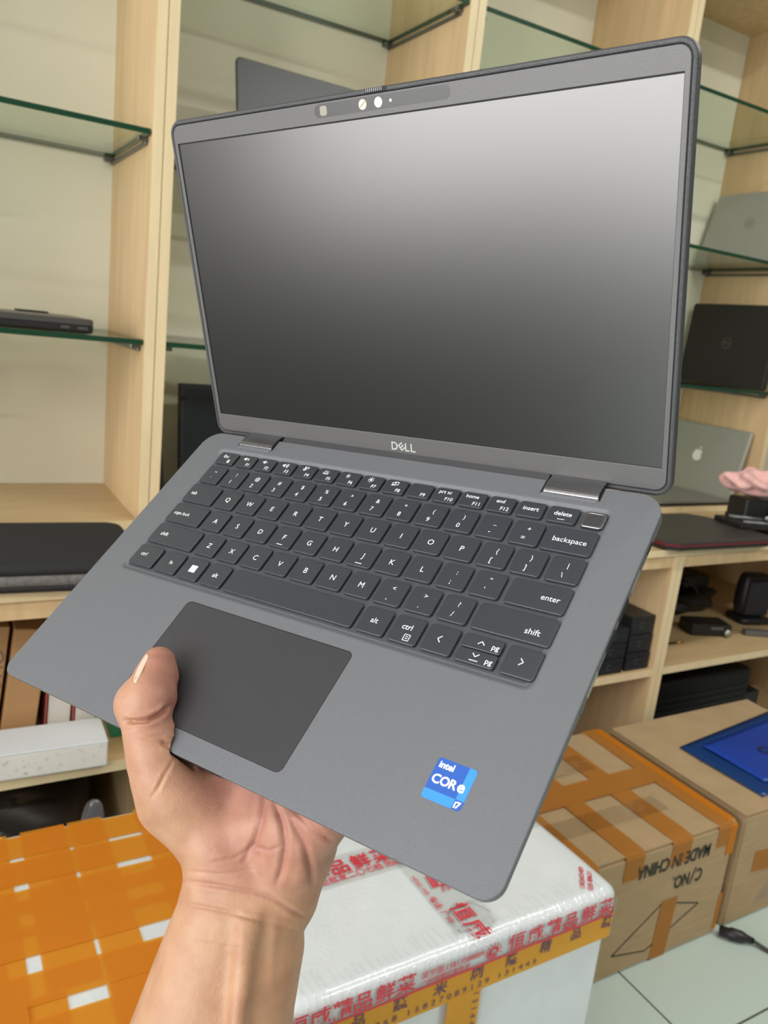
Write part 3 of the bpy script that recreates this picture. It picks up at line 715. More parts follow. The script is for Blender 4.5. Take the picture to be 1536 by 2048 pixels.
# ------------------------------------------------------------------ base shelf, right
def smallbox(label, x, y, z, w=.082, d=.16, h=.047, rot=0, group='small black boxes with round marks'):
    t = thing('small_box', label, 'box', (x, y, z), rot, group)
    box('body', 0, w, 0, d, .0004, h, mat('black_card', lin(24, 25, 28), .45, var=.1, vscale=30), t, .0015) if 'black_card' not in bpy.data.materials else box('body', 0, w, 0, d, .0004, h, bpy.data.materials['black_card'], t, .0015)
    p = Print(); p.ring(w*.45, h*.5, .0078, .0012, 18, 20, 320); p.build('round_mark', M['grey'], t, FRONT(0, 0, -.0006))
    box('lid_seam', -.0004, w+.0004, -.0004, d+.0004, h-.0125, h-.0118, M['blackgloss'], t)
    return t
for q in range(3):
    nm = ('bottom', 'middle', 'top')[q]
    smallbox('small black box against the wooden post, %s of the right stack of three' % nm, 1.520+.002*q, 1.284+.003*q, .389+.0476*q)
for q in range(3):
    nm = ('bottom', 'middle', 'top')[q]
    smallbox('small black box beside the held laptop edge, %s of the left stack of three' % nm, 1.418+.003*q, 1.282+.002*q, .389+.0400*q, w=.09, h=.0395)
ad = thing('power_adapter', 'black power adapter with a round silver end on the shelf right of the post', 'adapter', (1.985, 1.40, .389), math.radians(-20))
box('body', -.055, .075, .0, .075, .0006, .036, M['black'], ad, .006, 3)
tube('silver_end', [(.058, -.001, .015), (.058, -.010, .015)], .0105, M['silver'], ad, 16)
box('label_plate', .005, .045, -.001, .001, .022, .030, M['grey'], ad)
hp_ = thing('cable_heap', 'black heap of cables and straps behind the power adapter', 'cables', (2.07, 1.60, .3895))
r_ = random.Random(21)
lump('pouch', -.15, .20, -.08, .14, .0, .085, .3, M['rubber'], hp_, 7)
for k in range(9):
    a0 = r_.uniform(0, 6.28); cx_, cy_ = r_.uniform(-.06, .1), r_.uniform(-.05, .06)
    tube('cable', spline([(cx_+math.cos(a0+i*.8)*(.045+.02*math.sin(i)), cy_+math.sin(a0+i*.8)*(.04), .082+.02*math.sin(i*1.1+k)+.004*k) for i in range(8)], 5), .0034, M['black'], hp_)
box('strap', -.02, .10, -.04, .05, .085, .125, M['black'], hp_, .012, 3)
pg = thing('barrel_plug', 'thin cable with a brass barrel plug on the shelf beside the post', 'plug', (1.76, 1.37, .389))
tube('cord', spline([(-.03, .10, .03), (-.02, .05, .006), (.02, .025, .0035), (.07, .015, .0035)]), .0025, M['black'], pg)
plabel(tube('tip', [(.07, .015, .0045), (.092, .011, .0045)], .0042, mat('brass', lin(196, 160, 104), .35, metal=.8), pg), 'brass tip')
sp = thing('desk_speaker', 'black upright rounded speaker on its foot at the right of the shelf', 'speaker', (2.255, 1.47, .389), math.radians(-14))
A = Matrix.Rotation(math.radians(-9), 4, 'X')
pad('cabinet', -.052, .052, -.03, .03, .018, .155, .026, .012, M['black'], sp)
box('grille', -.042, .042, -.0325, -.029, .03, .14, mat('speaker_cloth', lin(40, 41, 46), .9, bump=.6, bscale=900), sp, .006)
pad('foot', -.055, .06, -.05, .045, .0006, .020, .02, .006, M['black'], sp)
gs = thing('pen_scanner', 'grey bar with a white end lying in front of the speaker', 'bar', (2.165, 1.36, .389), math.radians(-24))
box('body', -.05, .07, -.012, .012, .0006, .018, M['grey'], gs, .004)
plabel(box('white_end', .07, .11, -.0125, .0125, .0006, .0185, M['white'], gs, .004), 'white end')
# equipment below the shelf
eq = thing('equipment_case', 'large black equipment case under the right shelf with two pale glints', 'case', (1.665, 1.33, .0585))
box('body', 0, .46, .0, .45, .0006, .245, mat('matt_black_case', lin(16, 16, 17), .55, spec=.3), eq, .012, 3)
boxes('glint_bar', [(.05, .07, .02, .20, .2452, .2492), (.15, .17, .05, .22, .2452, .2492)], M['grey'], eq)  # grey bars on the case top stand in for its two glints
boxes('vent', [(.02, .44, -.002, .001, .03+.02*i, .036+.02*i) for i in range(9)], M['rubber'], eq)
for q, (x, y, z, l) in enumerate(((2.145, 1.33, .0585, 'black box with round mark on the bottom board beside the equipment case, lower'), (2.14, 1.34, .1065, 'black box with round mark beside the equipment case, stacked in the middle'), (2.135, 1.36, .1545, 'black box with round mark beside the equipment case, uppermost'))):
    smallbox(l, x, y, z, w=.098)

# ------------------------------------------------------------------ the held laptop (built in millimetres in its own axes)
LAPM = np.array([[0.4317, 0.6812, -0.5912], [-0.9002, 0.3665, -0.2351], [0.0565, 0.6337, 0.7715]])
_u, _, _v = np.linalg.svd(LAPM); LAPM = _u @ _v
LAPT = np.array([178.98, 550.82, -83.18])
S = 0.001
def paint(name, col, rough, bump=.25, spec=.5, metal=.35):
    m = mat(name, col, rough, metal=metal, spec=spec, bump=bump, bscale=2600, detail=1.0)
    return m
M['deck'] = paint('dark_grey_paint', lin(110, 113, 119), .46)
M['lidpaint'] = paint('dark_grey_lid_paint', lin(74, 75, 78), .42)
M['bezel'] = mat('grey_bezel_plastic', lin(92, 92, 93), .40, spec=.55, bump=.12, bscale=2600, detail=1)
M['key'] = mat('charcoal_key', lin(48, 52, 59), .34, spec=.6, bump=.03, bscale=2000)
M['padm'] = paint('touchpad_grey', lin(59, 59, 63), .42, .12, metal=.2)
M['hinge'] = mat('satin_hinge_metal', lin(138, 138, 141), .24, metal=.95, bump=.1, bscale=2500)
M['legend'] = mat('white_key_print', lin(236, 240, 242), .5)
M['seam'] = mat('dark_gap', lin(12, 12, 13), .6)
M['screenm'] = mat('matte_screen', lin(14, 15, 15), .30, spec=.5); M['screenm'].node_tree.nodes['Principled BSDF'].inputs['IOR'].default_value = 2.1
lap = thing('laptop', 'open dark grey laptop held up in the hand, blank matte screen and black keys', 'laptop')
lap.matrix_world = Matrix([list(LAPM[i])+[LAPT[i]*S+(H if i == 2 else 0)] for i in range(3)]+[[0, 0, 0, 1]])
LW, LDp = 321.35, 208.8
def ring3(x0, x1, y0, y1, r, z, n=8, zf=None):
    return [(p[0], p[1], z if zf is None else zf(p[1])) for p in rrect(x0, x1, y0, y1, r, n)]
def lp_ins(e, z=None, zf=None):
    q = lambda r: max(r-e, 1.0)
    return ring3(e, LW-e, -LDp+e, -e*.3, (q(8.5), q(8.5), q(13), q(13)), z, zf=zf)
loops = [lp_ins(9, zf=lambda y: -12.6-.016*(y+LDp)), lp_ins(5.5, zf=lambda y: -11.2-.016*(y+LDp)), lp_ins(.8, zf=lambda y: -4.0-.016*(y+LDp)), lp_ins(.2, zf=lambda y: -3.2-.016*(y+LDp)),
         lp_ins(0, zf=lambda y: -1.2), lp_ins(.12, zf=lambda y: -.45), lp_ins(.55, z=0.0)]
REC = (20.3, 299.6, -123.6, -13.4)
loops += [ring3(*REC, 5, 0.0), ring3(REC[0]+.8, REC[1]-.8, REC[2]+.8, REC[3]-.8, 4.5, -.12), ring3(REC[0]+3, REC[1]-3, REC[2]+3, REC[3]-3, 3.2, -1.1), ring3(REC[0]+3.7, REC[1]-3.7, REC[2]+3.7, REC[3]-3.7, 2.8, -1.2)]
base = loft('base', loops, M['deck'], lap, False, True, True, S)
for i, p in enumerate(base.data.polygons): p.use_smooth = False
loft('recess_shade', [ring3(REC[0]+3.9, REC[1]-3.9, REC[2]+3.9, REC[3]-3.9, 2.6, -1.19), ring3(REC[0]+3.9, REC[1]-3.9, REC[2]+3.9, REC[3]-3.9, 2.6, -1.12)], mat('recess_shade', lin(74, 77, 82), .5, metal=.2), base, s=S)  # darker plate: shade between the keys put into the recess floor colour
# touchpad
PX0, PX1, PY0, PY1 = 91.6, 208.3, -197.0, -130.9
loft('touchpad_seam', [ring3(PX0-.45, PX1+.45, PY0-.45, PY1+.45, 3.4, .01), ring3(PX0-.45, PX1+.45, PY0-.45, PY1+.45, 3.4, .03)], M['seam'], base, s=S)
loft('touchpad', [ring3(PX0, PX1, PY0, PY1, 3, .02), ring3(PX0, PX1, PY0, PY1, 3, .05), ring3(PX0+.15, PX1-.15, PY0+.15, PY1-.15, 3, .09)], M['padm'], lap, s=S)
loft('front_notch', [[(134, -LDp-.02, -3.1), (181, -LDp-.02, -3.1), (178, -LDp-.02, -1.3), (137, -LDp-.02, -1.3)], [(134, -LDp-.15, -3.1), (181, -LDp-.15, -3.1), (178, -LDp-.15, -1.3), (137, -LDp-.15, -1.3)]], M['seam'], base, s=S)
# sides: ports on the right
for y0, y1, z0, z1, m in ((-34, -26, -5.2, -3.6, 'seam'), (-58, -45, -5.0, -3.0, 'silver'), (-75, -62, -5.6, -2.6, 'seam'), (-92, -80, -5.6, -2.6, 'seam'), (-116, -103, -4.6, -2.2, 'white'), (-124, -120, -4.4, -2.6, 'grey'), (-148, -144.5, -3.8, -2.4, 'grey')):
    V = [(LW-.45, y0, z0), (LW-.45, y1, z0), (LW-.45, y1, z1), (LW-.45, y0, z1)]
    loft('port', [V, [(LW+.06, a[1], a[2]) for a in V]], M[m] if m != 'white' else M['silver'], base, s=S)

# keys ---------------------------------------------------------------
def key(x0, x1, yf, yb, r=1.7, ztop=.75, name='key', m=None):
    L_ = [ring3(x0, x1, yf, yb, r, -1.15, 4), ring3(x0, x1, yf, yb, r, ztop-.42, 4), ring3(x0+.12, x1-.12, yf+.12, yb-.12, r, ztop-.16, 4), ring3(x0+.34, x1-.34, yf+.34, yb-.34, r-.1, ztop-.03, 4), ring3(x0+.75, x1-.75, yf+.75, yb-.75, r-.3, ztop, 4)]
    return loft(name, L_, m or M['key'], lap, s=S)
def legend(k, pr, ztop=.75):
    if pr.V: pr.build('legend', M['legend'], k, Matrix.Translation((0, 0, ztop+.03)), S)
ROWS = [(-118.4, -103.1), (-100.1, -84.8), (-82.0, -66.7), (-64.0, -48.7), (-46.2, -30.9), (-28.0, -17.4)]
KH = 15.3; P19 = 19.0; GAP = 2.6
def put(row, x0, x1, items):
    yf, yb = ROWS[row]
    k = key(x0, x1, yf, yb)
    p = Print(); cx_ = (x0+x1)/2
    for it in items:
        t, dx, dy, s = it[:4]; al = it[4] if len(it) > 4 else 'c'
        p.text(t, cx_+dx, yf+dy, s, al)
    legend(k, p); return k, p
L1 = 4.9
up = lambda s: [(s, .2, 5.9, L1)]
two = lambda a, b: [(b, -.6, 3.0, 4.3), (a, .6, 9.1, 4.0)]
# number row
x = 26.3
for a, b in (('~', '`'), ('!', '1'), ('@', '2'), ('#', '3'), ('$', '4'), ('%', '5'), ('^', '6'), ('&', '7'), ('*', '8'), ('(', '9'), (')', '0'), ('_', '-'), ('+', '=')):
    put(4, x, x+P19-GAP, two(a, b)); x += 18.93
put(4, 271.0, 297.7, [('backspace', .5, 6.3, 4.4)])
put(3, 25.5, 52.0, [('tab', -7, 6.4, 3.9)])
x = 54.4
for c in 'QWERTYUIOP': put(3, x, x+16.4, up(c)); x += 18.9
for a, b in (('{', '['), ('}', ']')): put(3, x, x+16.4, two(a, b)); x += 18.8
k_, _p = put(3, x, 298.0, two('|', '\\'))
put(2, 25.5, 55.6, [('caps lock', -4.5, 6.4, 3.7)])
x = 58.2
for c in 'ASDFGHJKL':
    k_, _p = put(2, x, x+16.4, up(c))
    if c in 'FJ':
        yf = ROWS[2][0]
        loft('homing_bar', [[(x+6.2, yf+1.9, .76), (x+10.4, yf+1.9, .76), (x+10.4, yf+2.3, .76), (x+6.2, yf+2.3, .76)], [(x+6.2, yf+1.95, .9), (x+10.4, yf+1.95, .9), (x+10.4, yf+2.25, .9), (x+6.2, yf+2.25, .9)]], M['legend'], k_, s=S)
    x += 18.98
for a, b in ((':', ';'), ('“', '‘')): put(2, x, x+16.4, two(a, b)); x += 18.9
put(2, 267.3, 298.0, [('enter', 6.5, 6.2, 4.4)])
put(1, 25.4, 65.2, [('shift', -9.5, 6.6, 3.9)])
x = 67.9
for c in 'ZXCVBNM': put(1, x, x+16.4, up(c)); x += 18.99
for a, b in (('<', ','), ('>', '.'), ('?', '/')): put(1, x, x+16.4, two(a, b)); x += 19.1
put(1, 258.0, 298.5, [('shift', 10, 4.4, 4.6)])
put(0, 25.0, 46.0, [('ctrl', -2.5, 7.4, 3.9)])
k_, p = put(0, 48.6, 66.4, [('fn', 1.0, 6.6, 3.7)])
k_ = key(69.0, 85.6, *ROWS[0]); p = Print()
for i in (0, 1):
    for j in (0, 1): p.poly([(75.4+i*2.55, -113.2+j*2.55), (77.8+i*2.55, -113.2+j*2.55), (77.8+i*2.55, -110.8+j*2.55), (75.4+i*2.55, -110.8+j*2.55)])
legend(k_, p)
put(0, 88.2, 104.8, [('alt', 0, 6.2, 4.3)])
key(107.4, 198.4, *ROWS[0])
put(0, 201.2, 217.8, [('alt', 0, 6.4, 4.4)])
k_ = key(220.4, 236.9, *ROWS[0]); p = Print(); p.text('ctrl', 228.4, -110.6, 4.4, 'c', bold=.006)
for (a, b, c, d) in ((229.2, -116.6, 232.4, -116.6), (232.4, -116.6, 232.4, -113.2), (232.4, -113.2, 229.2, -113.2), (229.2, -113.2, 229.2, -116.6), (230, -114.3, 231.6, -114.3), (230, -115.4, 231.6, -115.4)): p.line(a, b, c, d, .35)
legend(k_, p)
def chev(p, x, y, s, a):
    c, q = math.cos(a), math.sin(a)
    R2 = lambda u, v: (x+u*c-v*q, y+u*q+v*c)
    A_, B_, C_ = R2(-s*.5, s), R2(s*.5, 0), R2(-s*.5, -s)
    p.line(*A_, *B_, .45); p.line(*B_, *C_, .45)
k_ = key(239.4, 255.9, *ROWS[0]); p = Print(); chev(p, 247.2, -110.6, 1.8, math.pi); legend(k_, p)
# split up and down key
yf, yb = ROWS[0]; ym = (yf+yb)/2
for nm, y0, y1, a in (('up', ym+.25, yb, math.pi/2), ('down', yf, ym-.25, -math.pi/2)):
    k_ = key(258.2, 278.6, y0, y1, 1.3); p = Print(); yc = (y0+y1)/2
    chev(p, 268.0, yc+(0 if nm == 'up' else 1.0), 1.7, a); p.text('pg', 277.2, yc-1.7, 4.0, 'r', bold=.006)
    if nm == 'down': p.line(265.8, yc-1.9, 270.2, yc-1.9, .4)
    legend(k_, p)
k_ = key(281.3, 298.2, *ROWS[0]); p = Print(); chev(p, 289.6, -110.6, 1.8, 0); legend(k_, p)
# function row
def speaker(p, x, y, s):
    p.poly([(x-1.6*s, y-.6*s), (x-.8*s, y-.6*s), (x+.4*s, y-1.5*s), (x+.4*s, y+1.5*s), (x-.8*s, y+.6*s), (x-1.6*s, y+.6*s)])
def sunicon(p, x, y, s):
    p.disc(x, y, .75*s)
    for i in range(8):
        t = i*math.pi/4; p.line(x+math.cos(t)*1.15*s, y+math.sin(t)*1.15*s, x+math.cos(t)*1.8*s, y+math.sin(t)*1.8*s, .35*s)
xs = [26.3]+[45.0+17.1*i for i in range(14)]
names = ['Esc', 'F1', 'F2', 'F3', 'F4', 'F5', 'F6', 'F7', 'F8', 'F9', 'F10', 'F11', 'F12', 'insert', 'delete']
yf, yb = ROWS[5]
for i, n_ in enumerate(names):
    x0 = xs[i]; x1 = x0+(16.2 if i == 0 else 14.7)
    if n_ == 'delete': x1 = 283.2
    k_ = key(x0, x1, yf, yb, 1.5); p = Print(); cx_ = (x0+x1)/2; cy = (yf+yb)/2
    if n_ == 'Esc':
        p.text('Esc', cx_-1.2, cy+.4, 3.6, 'c', bold=.008); p.disc(cx_+3.2, cy-3.0, 1.0); p.ring(cx_+3.2, cy-1.9, .95, .35)
    elif n_ in ('insert', 'delete'):
        p.text(n_, cx_, cy-.7, 3.9, 'c', bold=.008)
        if n_ == 'delete': p.line(cx_-2, cy-3.2, cx_+2, cy-3.2, .3)
    else:
        p.text(n_, cx_+3.0, cy-3.9, 3.5, 'c', shear=-.0, bold=.004)
        X, Y = cx_-1.4, cy+2.0
        if n_ in ('F1', 'F2', 'F3'):
            speaker(p, X, Y, 1)
            if n_ == 'F1': p.line(X+1.2, Y-.8, X+2.6, Y+.8, .4); p.line(X+1.2, Y+.8, X+2.6, Y-.8, .4)
            for q in range({'F1': 0, 'F2': 1, 'F3': 3}[n_]): p.ring(X+.5, Y, 1.2+q*.75, .35, 8, -45, 45)
        elif n_ == 'F4': p.poly([(X-.6, Y-.6), (X+.6, Y-.6), (X+.6, Y+1.9), (X-.6, Y+1.9)]); p.ring(X, Y, 1.5, .35, 10, 180, 360); p.line(X+1.4, Y+.4, X+2.6, Y+1.8, .4); p.line(X+1.4, Y+1.8, X+2.6, Y+.4, .4)
        elif n_ == 'F5': p.line(X-2, Y-1.2, X+2, Y-1.2, .5); p.ring(X, Y-.6, 1.3, .4, 10, 0, 180); [p.line(X+math.cos(t)*1.7, Y-.6+math.sin(t)*1.7, X+math.cos(t)*2.4, Y-.6+math.sin(t)*2.4, .35) for t in (.2, .9, 1.57, 2.2, 2.95)]
        elif n_ == 'F6': sunicon(p, X, Y, .85)
        elif n_ == 'F7': sunicon(p, X, Y, 1.15)
        elif n_ == 'F8':
            for (a, b, c, d) in ((-2, -1.2, 1, -1.2), (-1.6, -.6, .6, -.6), (-1.6, .9, .6, .9), (-1.6, -.6, -1.6, .9), (.6, -.6, .6, .9), (-.4, 1.5, 2.4, 1.5), (2.4, 1.5, 2.4, -.6), (1.2, -.6, 2.4, -.6)): p.line(X+a, Y+b, X+c, Y+d, .38)
        elif n_ in ('F10', 'F11', 'F12'): p.text({'F10': 'prt sc', 'F11': 'home', 'F12': 'end'}[n_], X+.3, Y-1.0, 3.5, 'c', bold=.006)
    legend(k_, p)
pw = key(285.7, 297.6, yf-.1, yb, 2.0, name='power_button', m=M['padm'])
o = loft('fingerprint_rim', [ring3(285.9, 297.4, yf+.1, yb-.2, 2.0, .70, 4), ring3(286.2, 297.1, yf+.4, yb-.5, 1.9, .92, 4), ring3(287.0, 296.3, yf+1.2, yb-1.3, 1.5, .92, 4), ring3(287.2, 296.1, yf+1.4, yb-1.5, 1.4, .80, 4)], M['hinge'], pw, cap0=False, cap1=False, s=S)
loft('fingerprint_pad', [ring3(287.0, 296.3, yf+1.2, yb-1.3, 1.5, .76, 4), ring3(287.0, 296.3, yf+1.2, yb-1.3, 1.5, .80, 4)], M['padm'], pw, s=S)

# sticker
M['blue_dark'] = mat('sticker_blue', lin(42, 90, 178), .35); M['blue_light'] = mat('sticker_light_blue', lin(58, 142, 236), .35)
SX0, SX1, SY0, SY1 = 274.6, 293.1, -182.3, -163.9
st = loft('sticker', [ring3(SX0, SX1, SY0, SY1, 1.3, .01, 4), ring3(SX0, SX1, SY0, SY1, 1.3, .06, 4)], M['blue_dark'], lap, s=S)
p = Print(); xr = SX1-3.9; yr = SY0+4.3
p.poly([(xr, yr), (SX1-.02, yr), (SX1-.02, SY1-1.3), (SX1-.4, SY1-.4), (SX1-1.3, SY1-.02), (xr, SY1-.02)])
p.poly([(SX0+.02, SY0+1.3), (SX0+.4, SY0+.4), (SX0+1.3, SY0+.02), (xr-.1, SY0+.02), (xr-.1, yr-.1), (SX0+.02, yr-.1)])
p.build('light_panels', M['blue_light'], st, Matrix.Translation((0, 0, .08)), S)
p = Print(); p.text('intel', SX0+1.5, SY1-3.9, 4.1, 'l', bold=.025); p.text('co', SX0+1.0, SY0+7.6, 6.6, 'l', bold=.02, sx=1.0)
p.V = []; p.F = []
p.text('intel', SX0+1.5, SY1-4.1, 4.1, 'l', bold=.03)
def C_(cx, cy, r, w, a0, a1): p.ring(cx, cy, r, w, 24, a0, a1)
p.text('C', SX0+1.1, SY0+7.4, 5.6, 'l', bold=.025); p.text('O', SX0+5.0, SY0+7.4, 5.6, 'l', bold=.025, sx=.95); p.text('R', SX0+9.4, SY0+7.4, 5.6, 'l', bold=.025); p.text('e', SX0+13.2, SY0+7.4, 7.0, 'l', bold=.025)
p.text('i7', xr+.3, SY0+.9, 3.8, 'l', bold=.035)
p.build('legend', M['white'], st, Matrix.Translation((0, 0, .11)), S)

# lid ------------------------------------------------------------------
LIDD = Vector((0, 0.43387, 0.90097)); LIDN = Vector((0, -0.90097, 0.43387)); LH = Vector((0, 6.154, -1.647))
def LM(u, v, w): q = LH+Vector((u, 0, 0))+LIDD*v+LIDN*w; return (q.x, q.y, q.z)
LMAT = Matrix(((1, 0, 0, 0), (0, LIDD.y, LIDN.y, LH.y), (0, LIDD.z, LIDN.z, LH.z), (0, 0, 0, 1)))
def lring(u0, u1, v0, v1, r, w, n=8): return [LM(p_[0], p_[1], w) for p_ in rrect(u0, u1, v0, v1, r, n)]
def lo_(e, w): return lring(e, LW-e, -4.2+e, 199.0-e, max(8.8-e, 1.5), w)
lid = loft('lid', [lo_(3, -6.2), lo_(.9, -5.4), lo_(.1, -3.8), lo_(0, -1.5), lo_(.35, -.3), lo_(.9, .22), lo_(1.6, .40), lo_(2.3, .32), lo_(2.8, -.2), lo_(3.0, -1.0)], M['lidpaint'], lap, False, s=S)
bz = [lring(3.1, 318.2, -.6, 195.9, 5.8, -.25), lring(3.1, 318.2, -.6, 195.9, 5.8, .05), lring(3.4, 317.9, -.3, 195.6, 5.6, .16),
      lring(5.45, 315.95, 10.75, 185.9, .5, .16), lring(5.65, 315.75, 10.95, 185.7, .4, .05), lring(5.65, 315.75, 10.95, 185.7, .4, -.7)]
loft('bezel', bz, M['bezel'], lid, cap0=False, cap1=False, s=S)
loft('screen_gap', [lring(5.0, 316.4, 10.3, 186.3, .4, -.9), lring(5.0, 316.4, 10.3, 186.3, .4, -.62)], M['seam'], lid, s=S)
scr = loft('screen', [lring(6.6, 315.5, 11.2, 185.0, .3, -.62, 2), lring(6.6, 315.5, 11.2, 185.0, .3, -.5, 2)], M['screenm'], lap, s=S)
cs = loft('camera_strip', [lring(117.8, 204.0, 188.4, 195.1, 3.3, .14), lring(117.8, 204.0, 188.4, 195.1, 3.3, .19)], mat('camera_strip_black', lin(46, 47, 49), .3, spec=.5), lid, s=S)
M['lensm'] = mat('cream_lens_reflection', lin(196, 190, 168), .25, spec=.6); M['lensw'] = mat('white_lens_reflection', lin(242, 240, 226), .4)  # bright reflections on the lenses, put into the base colours
def ldisc(name, u, v, r, m, sq=False, w=.22):
    L0 = [LM(u+r*math.cos(t)*(1.0), v+r*math.sin(t), w-.05) for t in [2*math.pi*i/20 for i in range(20)]] if not sq else lring(u-r, u+r, v-r, v+r, r*.55, w-.05)
    L1 = [tuple(Vector(q)+LIDN*.05) for q in L0]
    return loft(name, [L0, L1], m, cs, s=S)
ldisc('infrared_window', 124.1, 191.7, 2.4, mat('olive_lens', lin(142, 138, 124), .3), True)
ldisc('camera_lens', 150.6, 191.8, 2.55, M['lensm']); o = loft('shutter_line', [[LM(149.0, 190.9, .23), LM(149.3, 190.6, .23), LM(152.4, 193.0, .23), LM(152.1, 193.3, .23)], [LM(149.0, 190.9, .26), LM(149.3, 190.6, .26), LM(152.4, 193.0, .26), LM(152.1, 193.3, .26)]], mat('lens_shade', lin(120, 112, 92), .4), cs, s=S)
ldisc('bright_lens', 160.7, 191.8, 2.5, M['lensw']); ldisc('status_light', 168.4, 191.8, .8, M['lensm'])
loft('shutter_slot', [lring(152.8, 166.5, 196.7, 198.9, .3, .38), lring(152.8, 166.5, 196.7, 198.9, .3, .46)], M['seam'], lid, s=S)
bm = bmesh.new()
for i in range(9):
    for v in bm_box(bm, 153.6+i*1.2, 154.2+i*1.2, 197.0, 198.7, .44, .80): v.co = (LMAT @ v.co)*S
from_bm('shutter_slider', bm, M['grey'], lid)
# logo on the lower bezel
p = Print(); w_ = .95
def rectp(x0, y0, x1, y1): p.poly([(x0, y0), (x1, y0), (x1, y1), (x0, y1)])
rectp(0, 0, w_, 5.2)
for i in range(10):
    a, b = -math.pi/2+math.pi*i/10, -math.pi/2+math.pi*(i+1)/10
    f = lambda t, r, q: (1.9+q*math.cos(t), 2.6+r*math.sin(t))
    p.poly([f(a, 1.7, 1.7), f(a, 2.6, 2.7), f(b, 2.6, 2.7), f(b, 1.7, 1.7)])
rectp(w_, 0, 1.95, .9); rectp(w_, 4.3, 1.95, 5.2)
A2 = Matrix.Translation((7.3, 2.6, 0)) @ Matrix.Rotation(math.radians(38), 4, 'Z')
def rot_rect(x0, y0, x1, y1): p.poly([tuple((A2 @ Vector((a, b, 0)))[:2]) for a, b in ((x0, y0), (x1, y0), (x1, y1), (x0, y1))])
rot_rect(-1.7, -2.2, -.8, 2.2)
for y in (-2.2, -.45, 1.3): rot_rect(-.8, y, 2.0, y+.9)
rectp(9.9, 0, 9.9+w_, 5.2); rectp(9.9+w_, 0, 13.0, .9); rectp(13.9, 0, 13.9+w_, 5.2); rectp(13.9+w_, 0, 17.4, .9)
p.build('logo', mat('bright_logo_metal', lin(205, 206, 202), .35, metal=.3), lid, LMAT @ Matrix.Translation((152.5, 1.7, .24)), S)
# hinges
for x0, x1 in ((35.2, 64.2), (258.8, 288.8)):
    prof = [(5.5, -4.0), (-6.0, -4.0), (-8.2, -2.4), (-8.9, -.6), (-8.7, .3), (-8.2, .9), (-7.2, 1.3), (-5.8, 1.45), (-2, 1.25), (2.0, .4), (5.2, -.9)]
    loft('hinge', [[(x0, a, b) for a, b in prof], [(x1, a, b) for a, b in prof]], M['hinge'], lap, s=S)
    loft('hinge_notch', [[(x0-1.7, -9.6, .012), (x1+1.2, -9.6, .012), (x1+1.2, -.2, .012), (x0-1.7, -.2, .012)], [(x0-1.7, -9.6, .04), (x1+1.2, -9.6, .04), (x1+1.2, -.2, .04), (x0-1.7, -.2, .04)]], M['seam'], base, s=S)
    loft('hinge_lip', [[(x0-1, -11.6, .01), (x1-1, -11.6, .01), (x1+.8, -9.3, .01), (x0-.6, -9.3, .01)], [(x0-1, -11.6, .12), (x1-1, -11.6, .12), (x1+.8, -9.3, .5), (x0-.6, -9.3, .5)]], M['deck'], base, s=S)
loft('hinge_cover', [[(66, 0.1, -6), (257, 0.1, -6), (257, 5.6, -6), (66, 5.6, -6)], [(66, 0.1, -1.2), (257, 0.1, -1.2), (257, 5.6, -1.0), (66, 5.6, -1.0)]], M['lidpaint'], lid, s=S)

